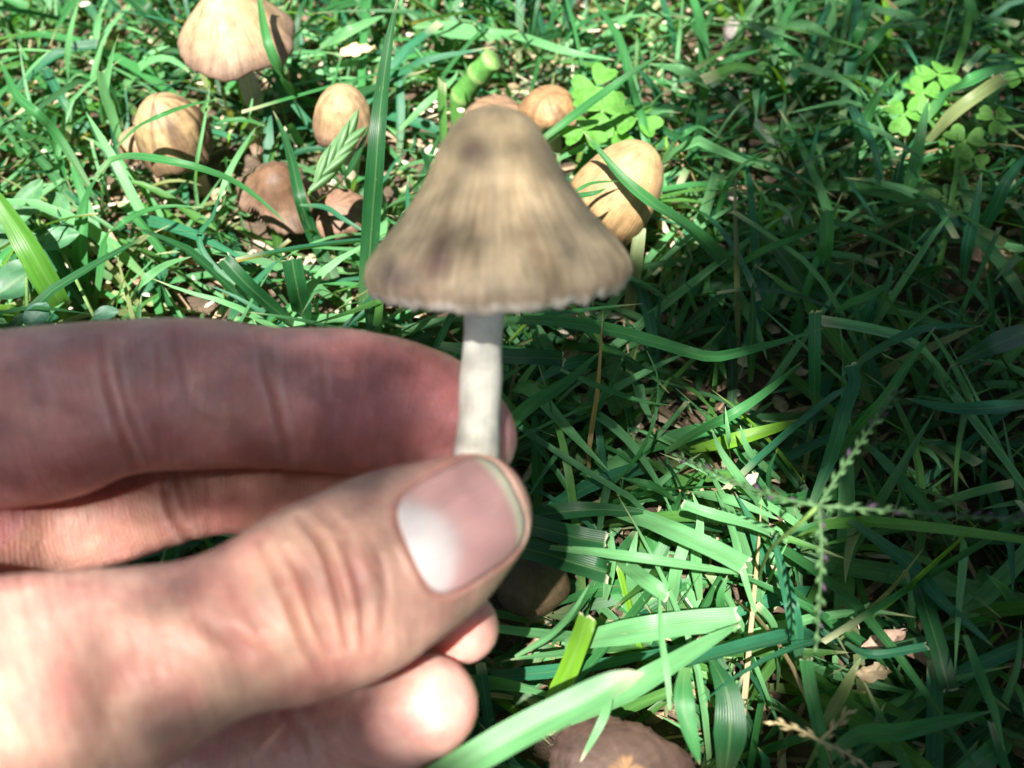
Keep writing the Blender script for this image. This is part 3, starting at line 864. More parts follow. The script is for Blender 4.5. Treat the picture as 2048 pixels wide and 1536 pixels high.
bg('small brown mushroom left of the shrivelled one', 283, 300, 1.5, 40, 1.2, (-.2, 0), EGG, 19, brown((.34, .22, .13), (.28, .17, .12), amt=.5), wob=.08)
def flat_col(w, t, nz):
    c = lerp((.17, .09, .04), (.052, .029, .021), sm(t + .05 * nz(math.cos(w) * 2, math.sin(w) * 2, 3), .015, .06))
    c = lerp(c, (.07, .04, .03), .6 * sm(nz(math.cos(w) * 5, math.sin(w) * 5, t * 2), .0, .5))
    return lerp(c, (.22, .16, .12), .6 * sm(t, .965, 1.0))
bg('old flattened brown mushroom with ragged rim at the bottom edge', 1245, 1552, 2.8, 124, .34, (.05, -.12), FLAT, 20, flat_col, .3, ragged=.2, wob=.16, ribs=.03, sst=.12, seg=120)
bg('beige mushroom in shade just under the thumb', 1070, 1175, 1.6, 72, 1.0, (-.1, .1), EGG, 21, brown((.13, .085, .045), (.12, .08, .045), amt=.5))  # base colour darkened to carry the shade under the thumb
bg('orange brown mushroom under the little fingertip', 850, 1585, 2.4, 95, .7, (0, -.1), FLAT, 22, brown((.38, .20, .07), (.24, .13, .07), amt=.4), wob=.08)
# ------------------------------------------------------------------ grass
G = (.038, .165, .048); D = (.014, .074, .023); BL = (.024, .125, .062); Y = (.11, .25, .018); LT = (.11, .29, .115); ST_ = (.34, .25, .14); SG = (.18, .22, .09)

def blade_geo(P, W, col, seed, cut=0, roll=0.0, fold=.22, n=18, base_taper=.45, tip_col=None, twist=0.0, tap=2.6):
    """P world centreline (cm), W full width cm -> verts, faces, colour, st"""
    P = catmull(P, n)
    if cut: P[-2] = P[-1] + (P[-3] - P[-1]) * .16
    T = norm(np.gradient(P, axis=0)); u = np.linspace(0, 1, n)
    rr = random.Random(int(seed * 977) + 5)
    if cut: wf = base_taper + (1 - base_taper) * np.minimum(1, u / .35); wf *= 1 - .12 * u
    else: wf = (base_taper + (1 - base_taper) * np.minimum(1, u / .35)) * np.clip((1 - u ** tap), 0, 1) ** .8 + .01
    cols = 7 if cut else 5
    V, C, ST, F = [], [], [], []
    for i in range(n):
        tocam = norm(EYE - P[i]); n0 = norm(.75 * np.array([0, 0, 1.0]) + .45 * tocam)
        s = norm(np.cross(T[i], n0)); nn = np.cross(s, T[i])
        r = roll + twist * (u[i] - .5); s2 = s * math.cos(r) + nn * math.sin(r); n2 = np.cross(s2, T[i])
        for k in range(cols):
            x = -1 + 2 * k / (cols - 1); p = P[i] + s2 * x * W * .5 * wf[i] + n2 * fold * W * .5 * wf[i] * (abs(x) - .4) * 1.0
            p = p + n2 * .02 * W * math.sin(u[i] * 17 + x * 2 + seed)
            uu = u[i]
            if cut and i == n - 1:
                p = p + T[i] * rr.uniform(-1, .45) * W * .22; 
            V.append(p); c = np.array(col) * (1 + .10 * mnoise.noise((seed, uu * 4, x)))
            if uu < .25: c = lerp(c, (.20, .27, .12), (.25 - uu) * 1.2)
            if tip_col is not None: c = lerp(c, tip_col, sm(uu, .8, 1))
            if cut and i == n - 1: c = np.array([.55, .50, .36])
            elif not cut and uu > .965: c = lerp(c, (.45, .40, .25), .7)
            C.append(c); ST.append((k / (cols - 1), uu * np.linalg.norm(P[-1] - P[0]) * .12, seed))
    for i in range(n - 1):
        for k in range(cols - 1):
            a = i * cols + k; F.append((a, a + 1, a + cols + 1, a + cols))
    return np.array(V), F, np.array(C), np.array(ST)

def trace(pts, z):
    zz = np.interp(np.linspace(0, 1, len(pts)), np.linspace(0, 1, len(z)), z)
    return np.array([gp(p[0], p[1], q) for p, q in zip(pts, zz)])

BSEED = [0]
def blade_obj(name, b, parent=None, origin=None):
    pts, w, z, col = b[:4]; kw = b[4] if len(b) > 4 else {}
    P = trace(pts, z); BSEED[0] += 1
    mid = P[len(P) // 2]; W = w / pxcm(mid) * 1.1
    V, F, C, ST = blade_geo(P, W, col, BSEED[0] * 1.37, **kw)
    o = origin if origin is not None else np.array([P[0][0], P[0][1], 0.0])
    return obj(name, mk_mesh(name, V - o, F, col=np.clip(C, 0, 1), st=ST), M_LEAF, parent, None if parent else o)

def blade(label, *b):
    o = blade_obj('grass_leaf', b); return tag(o, label, 'grass blade', 'long grass blades standing out of the lawn')

def tuft(label, blades):
    P = gp(*blades[0][0][0], 0.0); root = empty('grass_tuft', P)
    tag(root, label, 'grass tuft', 'grass tufts')
    for b in blades: blade_obj('blade', b, root, P)
    return root

C1 = dict(cut=1)
tuft('bright green tuft with a tall stalk and two arching blades above the hand', [
    ([(183, 632), (167, 562), (160, 500), (167, 425), (183, 375), (210, 338)], 31, [.5, 2.6, 4.6], G, dict(roll=.2)),
    ([(192, 362), (217, 323), (262, 312), (321, 319), (396, 335), (467, 362), (521, 400), (579, 452)], 18, [4.2, 5.2, 3.2], G, dict(base_taper=.7)),
    ([(188, 632), (198, 560), (212, 479), (238, 450), (283, 425), (333, 412), (408, 415)], 18, [.5, 3.6, 3.4], G, {}),
    ([(172, 632), (131, 559), (84, 479), (70, 440)], 30, [.5, 2.2, 3.0], BL, {})])
tuft('short yellowish tuft hiding the foot of the conical mushroom', [
    ([(470, 250), (455, 215), (440, 175)], 13, [1.0, 2.6, 3.4], SG, {}), ([(480, 255), (485, 215), (478, 172)], 12, [1.0, 2.6, 3.4], Y, {}),
    ([(490, 252), (512, 220), (530, 185)], 13, [1.0, 2.6, 3.2], SG, {}), ([(475, 252), (500, 235), (545, 222)], 12, [1.0, 2.2, 2.2], LT, {}), ([(478, 255), (440, 240), (418, 228)], 12, [1.0, 2.0, 2.0], G, {}),
    ([(484, 262), (498, 232), (506, 190)], 14, [1.2, 2.8, 3.4], LT, {})])
tuft('small tuft below the smooth tan mushroom', [
    ([(700, 385), (690, 345), (672, 300)], 12, [1.2, 2.4, 3.0], G, {}), ([(704, 388), (712, 350), (722, 312)], 13, [1.2, 2.6, 3.2], LT, {}), ([(700, 388), (676, 362), (650, 345)], 12, [1.2, 2.2, 2.4], G, {})])
blade('broad yellow-green backlit blade rising at the left edge above the hand', [(140, 640), (110, 590), (60, 500), (0, 405), (-50, 340)], 56, [1, 3.5, 5], (.06, .18, .022), dict(roll=.5, fold=.35))
blade('short yellow-green leaf lying just above the knuckle at the left edge', [(70, 632), (25, 620), (-40, 622)], 26, [1.6, 2.4, 2.2], Y)
tuft('long bluish blades crossing in the upper left corner', [
    ([(178, 372), (142, 312), (104, 258), (71, 225), (38, 196), (22, 168), (0, 120)], 21, [2, 4, 4], G, {}),
    ([(17, 210), (42, 167), (67, 133), (98, 102)], 17, [2, 3.6, 4.2], LT, {}),
    ([(-30, 240), (0, 190), (40, 152)], 14, [2, 3.4], G, {})])
tuft('pair of pale pointed blades left of the shrivelled mushroom', [
    ([(208, 250), (212, 180), (225, 110), (238, 66)], 13, [1.5, 3.5, 4.8], LT, {}),
    ([(246, 300), (228, 242), (210, 190), (201, 142)], 18, [1.5, 3, 4.2], LT, C1),
    ([(204, 250), (202, 205), (206, 160)], 12, [1.5, 3.4], G, {})])
blade('thin arc of grass reaching over the shrivelled mushroom', [(232, 296), (271, 258), (317, 233), (375, 212), (440, 197)], 13, [3.2, 4.6, 4.2], G)
blade('pale round grass stalk standing in front of the shrivelled mushroom', [(400, 452), (392, 375), (396, 317), (408, 250), (421, 165)], 9, [.5, 3.0, 4.4], LT, dict(fold=.9))
blade('long green blade crossing the right side of the largest conical mushroom', [(610, 250), (585, 196), (562, 146), (535, 85), (519, 0), (515, -40)], 24, [2, 5.4, 6.6], G)
blade('bent thin stem running down beside the dark brown mushroom', [(690, 610), (650, 521), (617, 450), (600, 396), (583, 320), (565, 262), (546, 221)], 26, [.5, 3.2, 4], D, dict(base_taper=.9))
tuft('cut blades with frayed white tips right above the index finger', [
    ([(600, 660), (540, 610), (492, 567), (444, 515)], 32, [1.4, 3.2, 4], D, C1),
    ([(612, 665), (604, 620), (594, 575), (583, 515)], 40, [1.2, 3, 4.2], D, C1),
    ([(520, 650), (500, 600), (470, 575)], 20, [1.2, 2.6], D, C1)])
blade('pale bent blade lying below the arching blade near the fingers', [(250, 620), (265, 590), (292, 558), (333, 529), (385, 513)], 24, [1.4, 3.2, 3.0], LT)
blade('small pointed leaf standing on the index finger knuckle', [(228, 640), (238, 590), (252, 552), (264, 530)], 24, [1.8, 3.2, 3.8], G, dict(roll=.7))
tuft('S-curved grass stem between the two shaded mushrooms', [
    ([(475, 572), (433, 537), (404, 500), (400, 467), (425, 433), (440, 385)], 12, [2.2, 3.0, 3.2], BL, {}),
    ([(430, 420), (454, 354), (483, 300), (512, 254)], 12, [2.4, 3.4, 3.2], LT, {}),
    ([(530, 252), (492, 240), (450, 242), (415, 256)], 11, [3.2, 3.6, 3.2], G, {})])
blade('tallest upright grass blade left of the held mushroom cap', [(732, 655), (736, 560), (743, 450), (750, 350), (757, 250), (768, 150), (780, 70), (797, -12)], 40, [1.2, 6.2, 8.2], D, dict(roll=.15, fold=.3, base_taper=.8))
blade('leaf leaning under the green spikelet', [(615, 415), (660, 385), (700, 340), (728, 280), (745, 240)], 26, [2, 4, 4.2], D, dict(roll=.6))
blade('dark thin blade hanging between spikelet and tall blade', [(600, 410), (650, 415), (690, 440), (740, 470)], 12, [3.2, 3.4, 3], BL)
blade('straight ribbed blade rising to the upper right from behind the cap', [(1070, 290), (1150, 230), (1210, 185), (1265, 145), (1326, 106)], 21, [3.0, 4.6, 5.6], G, dict(fold=.35))
blade('long blade with a dewy tip crossing the egg-shaped mushroom', [(1500, 575), (1410, 482), (1355, 438), (1296, 399), (1245, 355), (1201, 304), (1166, 263)], 32, [1.5, 4.2, 5.4], G, dict(base_taper=.9))
blade('thin arched stem lying on the egg-shaped mushroom', [(1130, 392), (1153, 381), (1186, 366), (1240, 362)], 8, [4.4, 4.8, 4.4], G)
blade('short leaf tip poking out from behind the held cap over the egg-shaped mushroom', [(1120, 405), (1160, 392), (1190, 386), (1214, 376)], 14, [4.4, 4.8, 4.8], G)
tuft('thin curved blades in the shaded gap right of the egg-shaped mushroom', [
    ([(1428, 480), (1439, 413), (1464, 354), (1497, 321), (1526, 302)], 11, [1.5, 3.4, 4.2], G, {}),
    ([(1328, 312), (1350, 285), (1373, 265), (1400, 254), (1436, 276)], 13, [2.2, 3.4, 3], G, {}),
    ([(1519, 498), (1520, 440), (1523, 378)], 10, [1.5, 3.8], G, {})])
blade('horizontal blade pointing right above the dark grass', [(1455, 545), (1519, 505), (1574, 482), (1634, 462)], 17, [2, 3.4, 3.4], G)
blade('mown blade with a white cut top in the right half', [(1650, 560), (1652, 500), (1654, 418)], 27, [1.6, 3, 4], G, C1)
tuft('bright blades fanning across the upper right', [
    ([(1590, 120), (1621, 137), (1665, 150), (1702, 172), (1746, 208)], 25, [2.4, 3.6, 2.8], LT, {}),
    ([(1545, 62), (1592, 50), (1629, 56), (1668, 80)], 26, [2.4, 3.4, 2.8], LT, {}),
    ([(1500, 48), (1563, 88), (1626, 130)], 20, [2.8, 3.4, 2.6], G, {}),
    ([(1690, 130), (1720, 60), (1752, -10)], 20, [2, 3.6, 3.8], G, {}),
    ([(1700, 150), (1745, 88), (1795, 28)], 22, [2, 3.4, 3.8], G, {}),
    ([(1745, 18), (1811, 33), (1858, 60)], 25, [2.6, 3.2, 2.8], LT, C1)])
tuft('crossing blades left of the right-hand clover', [
    ([(1700, 335), (1731, 241), (1757, 190), (1796, 142)], 22, [1.8, 3.6, 4.2], G, {}),
    ([(1690, 195), (1731, 263), (1753, 310), (1769, 370)], 22, [2.8, 3.4, 2.4], BL, {}),
    ([(1800, 430), (1826, 347), (1840, 274), (1857, 195)], 26, [1.6, 3.2, 4.2], G, {})])
tuft('long diagonal blades in front of the right-hand clover', [
    ([(1830, 265), (1884, 197), (1939, 161), (1994, 139), (2070, 128)], 28, [2, 4, 3.8], G, {}),
    ([(1855, 285), (1899, 234), (1950, 194), (2010, 154)], 28, [1.8, 3.4, 3.8], SG, C1),
    ([(1925, 560), (1935, 493), (1950, 420), (1963, 346)], 25, [1.5, 3.2, 4.2], BL, {}),
    ([(1940, 490), (1987, 420), (2012, 365), (2065, 295)], 26, [1.5, 3.4, 4], BL, {})])
blade('cut blade hanging in from the top right edge', [(1930, -20), (1942, 15), (1952, 42)], 20, [4, 3.6, 3.2], G, C1)
blade('slim blade pointing right in the top middle', [(1405, 140), (1464, 117), (1525, 98)], 16, [2.2, 3.2, 3.2], G)
blade('wide bright blade lying left of the top middle gap', [(1430, 182), (1366, 142), (1300, 128)], 26, [2, 3, 2.6], LT)
blade('long dark blade arching right from under the held cap', [(940, 650), (1010, 642), (1102, 642), (1205, 657), (1307, 683), (1384, 706), (1430, 714), (1486, 703), (1563, 683), (1648, 656)], 30, [3.6, 5.0, 4.4], G, dict(n=26))
blade('blade with a frayed white end right of the mushroom stem', [(880, 690), (1005, 712), (1067, 714), (1130, 719)], 36, [3.4, 4.6, 4.6], D, C1)
blade('wide diagonal blade leaning up right of the mushroom stem', [(960, 930), (1010, 862), (1061, 811), (1133, 765), (1200, 703)], 31, [2.6, 4.2, 4.4], G)
blade('dry brown grass stalk standing upright in the dark grass', [(1177, 980), (1179, 893), (1194, 790), (1200, 714), (1206, 622)], 10, [.6, 3.4, 5.0], ST_, dict(fold=.9))
blade('thin wiry stem curving like a bow beside the dry stalk', [(1200, 988), (1246, 949), (1287, 893), (1312, 826), (1315, 754), (1293, 700)], 8, [1.2, 3.8, 4.4], G)
blade('slender blade tip crossing the bow-shaped stem', [(1120, 738), (1154, 754), (1215, 780), (1287, 803), (1345, 811)], 13, [3.6, 4.2, 4.2], G)
blade('folded blade leaning over the purple seed head', [(1622, 1012), (1660, 918), (1686, 831), (1711, 754), (1700, 728)], 27, [2.2, 4.2, 4.4], BL, C1)
blade('long slim blade right behind the seed head', [(1670, 920), (1716, 857), (1768, 800), (1819, 724), (1872, 652)], 23, [1.6, 3.4, 4.2], G)
blade('pale bluish blade pointing right in the dark upper right', [(1690, 745), (1757, 698), (1819, 667), (1880, 652), (1966, 653)], 19, [2.2, 3.6, 3.4], BL)
blade('broad dark blade entering from the right edge', [(2070, 655), (1972, 698), (1900, 733)], 50, [3, 3.6, 3], D)
blade('wide bluish blade lying flat at the right edge', [(2070, 806), (1972, 816), (1895, 816), (1810, 796)], 30, [2.8, 3.4, 3], BL)
blade('cut blade slanting down behind the horizontal seed spike', [(1730, 885), (1783, 939), (1844, 1005), (1914, 1075)], 23, [2.4, 3.2, 2.6], G, C1)
blade('upright mown blade with torn white tip in the shade', [(1630, 815), (1629, 713), (1630, 622)], 25, [1.8, 3.4, 4.4], BL, C1)
blade('straight dark blade standing above the bow-shaped stem', [(1501, 765), (1504, 662), (1507, 555)], 19, [1.8, 3.4, 4.2], D)
blade('curved green blade in the dark grass far right of the cap', [(1660, 630), (1700, 607), (1742, 590), (1790, 560)], 22, [2.2, 3.4, 3.6], G)
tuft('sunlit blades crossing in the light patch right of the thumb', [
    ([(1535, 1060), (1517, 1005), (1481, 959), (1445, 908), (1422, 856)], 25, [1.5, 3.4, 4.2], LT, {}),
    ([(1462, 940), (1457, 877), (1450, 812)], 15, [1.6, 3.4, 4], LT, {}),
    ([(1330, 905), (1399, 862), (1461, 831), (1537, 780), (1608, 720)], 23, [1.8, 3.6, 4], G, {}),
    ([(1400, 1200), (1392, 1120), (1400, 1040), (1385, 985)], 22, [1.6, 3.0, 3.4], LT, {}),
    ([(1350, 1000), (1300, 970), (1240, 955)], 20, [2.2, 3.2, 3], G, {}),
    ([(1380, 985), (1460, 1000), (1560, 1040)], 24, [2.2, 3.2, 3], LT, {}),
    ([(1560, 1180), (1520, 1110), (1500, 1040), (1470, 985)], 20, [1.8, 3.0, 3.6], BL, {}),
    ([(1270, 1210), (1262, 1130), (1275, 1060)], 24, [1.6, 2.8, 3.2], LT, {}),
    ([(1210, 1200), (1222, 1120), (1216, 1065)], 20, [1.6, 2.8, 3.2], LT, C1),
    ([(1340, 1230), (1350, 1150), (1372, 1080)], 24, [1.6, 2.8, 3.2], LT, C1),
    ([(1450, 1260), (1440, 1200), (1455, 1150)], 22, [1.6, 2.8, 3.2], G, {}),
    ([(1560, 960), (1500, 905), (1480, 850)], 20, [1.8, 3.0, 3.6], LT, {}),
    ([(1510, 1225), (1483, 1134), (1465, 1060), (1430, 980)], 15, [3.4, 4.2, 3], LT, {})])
blade('small dark pointed blade standing in the light patch', [(1545, 1005), (1537, 949), (1555, 898)], 11, [3.2, 4.2, 4.8], D)
blade('wide sunlit blade with a square cut end right of the thumbnail', [(1190, 1010), (1281, 1036), (1358, 1067), (1435, 1102), (1494, 1134)], 40, [2.4, 4.0, 4.2], LT, C1)
blade('narrow sunlit blade lying below the wide cut blade', [(1100, 1095), (1180, 1103), (1292, 1117), (1438, 1140), (1514, 1152)], 21, [3.6, 4.2, 3.6], LT)
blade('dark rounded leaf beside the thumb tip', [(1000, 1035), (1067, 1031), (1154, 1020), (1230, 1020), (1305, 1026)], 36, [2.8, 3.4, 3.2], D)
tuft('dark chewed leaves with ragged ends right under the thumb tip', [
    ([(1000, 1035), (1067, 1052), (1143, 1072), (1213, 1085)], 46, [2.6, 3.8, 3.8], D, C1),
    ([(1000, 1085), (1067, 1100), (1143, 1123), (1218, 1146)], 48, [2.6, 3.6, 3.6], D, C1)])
blade('pale blade with a torn white end above the light patch', [(1575, 1085), (1512, 1051), (1435, 1031), (1364, 1008)], 22, [3.4, 4.2, 4.2], LT, C1)
tuft('broad pale green folded leaf with split fibres near the bottom', [
    ([(1130, 1290), (1210, 1272), (1292, 1258), (1380, 1245), (1478, 1238)], 50, [3.0, 4.0, 4.2], LT, dict(cut=1, fold=.1)),
    ([(1140, 1440), (1220, 1400), (1292, 1358), (1393, 1297), (1483, 1246)], 48, [3.6, 4.6, 4.6], LT, dict(fold=.12, roll=.2))])
blade('thick light green blade thrust up from the bottom edge, nearest the camera', [(860, 1570), (920, 1534), (1040, 1465), (1152, 1409), (1230, 1368), (1288, 1346)], 58, [6.2, 7.0, 7.4], LT, dict(tap=9, fold=.45, base_taper=.95, tip_col=(.35, .38, .26)))
blade('round-tipped yellow-green leaf glowing in the sun right of the fingertips', [(1080, 1450), (1124, 1370), (1152, 1302), (1177, 1232)], 40, [2.6, 3.8, 4.6], Y, dict(cut=1))
blade('thin pale curved blade right of the fingertips', [(1030, 1314), (1096, 1274), (1141, 1229), (1178, 1170)], 14, [3.2, 4.0, 4.6], LT)
blade('thin upright blade crossing the folded leaf', [(1340, 1420), (1334, 1347), (1323, 1274), (1318, 1180)], 13, [4.6, 5.0, 5.0], LT)
blade('narrow blade with a dry end lying across the flattened mushroom', [(1225, 1380), (1205, 1440), (1160, 1525)], 17, [4.8, 4.8, 4.4], LT, dict(tip_col=(.5, .45, .3)))
blade('long blue-green blade running down the right of the light patch', [(1600, 1330), (1595, 1285), (1584, 1218), (1567, 1151), (1543, 1060)], 31, [2.4, 4.0, 4.0], BL)
blade('straight green blade running down to the bottom edge', [(1655, 1550), (1640, 1470), (1623, 1386), (1611, 1316)], 27, [2.4, 3.6, 3.8], G, C1)
blade('broad dark oval leaf right of the flattened mushroom', [(1450, 1545), (1460, 1470), (1455, 1386), (1418, 1310)], 62, [2.4, 3.4, 3.4], D, dict(fold=.1))
blade('wide leaf pressed against the rim of the flattened mushroom', [(1370, 1335), (1367, 1390), (1377, 1450), (1400, 1530)], 40, [4.4, 4.4, 3.8], G)
blade('wavy blade sweeping along the bottom right corner', [(1640, 1530), (1713, 1472), (1797, 1465), (1898, 1442), (1986, 1422)], 36, [2.6, 3.6, 3.6], G, dict(twist=.8))
blade('pointed blade hanging down at the lower right', [(1930, 1270), (1965, 1364), (1987, 1420), (2010, 1505)], 21, [3.6, 3.8, 3.0], G)
blade('long wide blade falling from the seed head to the lower right', [(1700, 1040), (1825, 1134), (1880, 1200), (1950, 1260), (1985, 1292)], 30, [3.2, 3.6, 3], BL)
blade('upright wide blade with torn end right of the dead leaves', [(1822, 1120), (1850, 1210), (1875, 1291), (1900, 1384)], 36, [3, 3.4, 3], D, C1)
blade('curved slim blade above the dead leaves', [(1690, 1285), (1725, 1305), (1769, 1308), (1856, 1292)], 17, [3, 3.4, 3.4], BL, C1)
blade('pale crumpled blade left of the dead leaves', [(1642, 1460), (1685, 1386), (1705, 1345), (1722, 1315)], 25, [2.2, 3.2, 3.4], SG)
blade('thin yellow-green stem slanting under the horizontal seed spike', [(1740, 1240), (1800, 1190), (1853, 1140), (1958, 1046)], 9, [2.2, 3.6, 4], Y, dict(fold=.9))
blade('straight pale stem parallel to the yellow-green one', [(1670, 1290), (1730, 1230), (1790, 1170), (1848, 1096)], 9, [2.2, 3.2, 3.8], SG, dict(fold=.9))
blade('big lit blade with brown streak in the light patch', [(1380, 900), (1450, 885), (1530, 862), (1612, 838)], 30, [1.6, 2.6, 2.6], Y, dict(tip_col=(.35, .28, .10)))
blade('short wide cut blade in the middle of the light patch', [(1232, 1115), (1292, 1162), (1336, 1192)], 33, [2.4, 3.4, 3.4], LT, C1)
for lab, b in [('green blade leaning left at the top edge beside the conical mushroom', ([(330, 60), (290, 20), (240, -20)], 30, [2.6, 3.4, 3.6], D)),
               ('light upright blade in the upper left third', ([(138, 175), (135, 120), (142, 60), (158, 0)], 15, [1.6, 3.4, 4.6], LT)),
               ('wide bluish mown blade lying in the upper left', ([(148, 245), (125, 200), (105, 165), (88, 135)], 18, [2.4, 3.2, 3.0], BL, C1)),
               ('wide bright sunlit blade at the top middle', ([(640, 95), (700, 62), (770, 30)], 26, [2.4, 3.2, 3.2], LT)),
               ('pale sunlit blade lying left of the cut green stalk', ([(800, 260), (850, 210), (905, 160), (915, 140)], 16, [2.2, 3.2, 3.2], LT)),
               ('bright blade lying right behind the cap top', ([(990, 60), (1060, 80), (1140, 105), (1230, 120)], 22, [2.2, 3, 2.6], LT)),
               ('broad overexposed leaf at the top middle', ([(830, 50), (900, 60), (980, 70), (1040, 62)], 42, [2, 2.8, 2.6], LT))]:
    blade(lab, *b)

# ------------------------------------------------------------------ broad leaved weed by the knuckle
def oval_leaf(c, ax, side, L, W, seed, colr, curl=.15):
    n, m = 11, 7; V, C, ST, F = [], [], [], []
    nr = np.cross(ax, side)
    for i in range(n):
        u = i / (n - 1); w = max(.02, math.sin(math.pi * (u * .93 + .05)) ** .7)
        for k in range(m):
            x = -1 + 2 * k / (m - 1)
            V.append(c + ax * (u - .5) * L + side * x * w * W * .5 + nr * (curl * W * (x * x * .5 - .8 * (u - .5) ** 2) + .04 * W * math.sin(5 * u + 4 * x + seed)))
            C.append(np.array(colr)); ST.append((k / (m - 1), u, seed))
    for i in range(n - 1):
        for k in range(m - 1):
            a = i * m + k; F.append((a, a + 1, a + m + 1, a + m))
    return np.array(V), F, np.array(C), np.array(ST)

def weed(label, leaves):
    P = gp(leaves[0][0], leaves[0][1], 0); root = empty('broadleaf_weed', P); tag(root, label, 'weed')
    for (px, py, z, Lp, Wp, ang, colr) in leaves:
        c = gp(px, py, z); a = math.radians(ang)
        ax = norm(math.cos(a) * RIGHT + math.sin(a) * np.array([0, .85, .35])); sd = norm(np.cross(np.array([.1, -.25, 1.0]), ax))
        k = pxcm(c)
        V, F, C, ST = oval_leaf(c, ax, sd, Lp / k, Wp / k, px * .13, colr)
        lf = obj('leaf', mk_mesh('leaf', V - P, F, col=C, st=ST), M_BROAD, root)
        v, f = tube(catmull([c - ax * Lp / k * .48, (c + P) / 2 + np.array([0, 0, .4]), P + np.array([0, 0, .1])], 7) - P, .05, 5)
        obj('stalk', mk_mesh('stalk', v, f, col=(.12, .2, .06)), M_PLAIN, lf)
weed('broad-leaved weed with dappled oval leaves at the left edge', [
    (52, 408, 2.6, 120, 52, 68, (.06, .18, .07)), (118, 478, 2.8, 80, 56, 20, (.06, .18, .08)), (35, 560, 2.4, 110, 90, 40, (.035, .12, .05)),
    (75, 630, 3.0, 60, 52, 60, (.07, .19, .13)), (118, 410, 2.2, 70, 40, 120, (.06, .18, .07)), (8, 470, 2.0, 80, 60, 80, (.04, .13, .05)), (212, 628, 2.6, 50, 36, 15, (.07, .19, .12))])

# ------------------------------------------------------------------ clover
def clover(label, leaves, colr):
    P = gp(leaves[0][0], leaves[0][1] + 10, 0); root = empty('clover', P); tag(root, label, 'clover plant', 'clover plants')
    for (px, py, z, s, rot) in leaves:
        c = gp(px, py, z); L = 1.25 * s / pxcm(c); rr = random.Random(int(px * 7 + py))
        v, f = tube(catmull([c - np.array([0, 0, .05]), (c + P) / 2 + np.array([.2, 0, .5]), P], 8) - P, .045, 5)
        lf = obj('leaf', mk_mesh('leaf', v, f, col=(.12, .24, .06)), M_PLAIN, root)
        nrm = norm(np.array([rr.uniform(-.3, .3), rr.uniform(-.55, -.1), 1.0])); e1 = norm(RIGHT - nrm * (RIGHT @ nrm)); e2 = np.cross(nrm, e1)
        for q in range(3):
            a = math.radians(rot + 120 * q); ax = math.cos(a) * e1 + math.sin(a) * e2; sd = np.cross(nrm, ax); tilt = rr.uniform(-.3, .15)
            V, C, ST, F = [], [], [], []
            n, m = 9, 9
            for i in range(n):
                u = i / (n - 1)
                for k in range(m):
                    x = -1 + 2 * k / (m - 1)
                    w = .62 * math.sin(min(1, u * 1.08 + .02) * math.pi * .56) ** .9
                    end = 1 - .26 * (1 - abs(x)) ** 1.3 - .22 * abs(x) ** 2.6
                    r = u * end
                    V.append(c + L * (ax * (.05 + r) + sd * x * w * .78 + nrm * (.16 * abs(x) * w + tilt * r - .12 * r * r + .02 * math.sin(7 * u + 3 * x))))
                    C.append(np.array(colr) * (1 + .12 * (x * x) - .1 * u)); ST.append((k / (m - 1), u, px + q))
            for i in range(n - 1):
                for k in range(m - 1):
                    b = i * m + k; F.append((b, b + 1, b + m + 1, b + m))
            obj('leaflet', mk_mesh('leaflet', np.array(V) - P, F, col=np.array(C), st=np.array(ST)), M_CLOVER, lf)
CG = (.10, .28, .045)
clover('bright clover patch between the egg-shaped and the folded mushroom', [(1204, 222, 3.0, 50, 20), (1275, 236, 3.0, 44, 80), (1170, 262, 3.2, 40, 200), (1192, 172, 2.6, 44, 60), (1228, 262, 2.6, 42, 300)], CG)
clover('bright clover among long blades near the right edge', [(1877, 148, 3.0, 40, 60), (1846, 186, 3.0, 36, 130), (1808, 230, 2.6, 36, 250), (1862, 200, 2.4, 34, 20)], CG)
clover('two green clover leaves below the right-hand diagonal blades', [(1930, 282, 2.8, 36, 250), (1990, 238, 2.8, 32, 270), (1945, 312, 2.4, 32, 330)], (.09, .22, .045))
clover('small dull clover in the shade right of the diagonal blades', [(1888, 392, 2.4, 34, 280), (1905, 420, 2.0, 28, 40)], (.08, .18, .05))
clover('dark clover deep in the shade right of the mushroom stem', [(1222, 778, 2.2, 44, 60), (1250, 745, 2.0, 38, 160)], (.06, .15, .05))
clover('little clover at the far right edge of the lawn', [(2046, 150, 2.6, 30, 200)], CG)

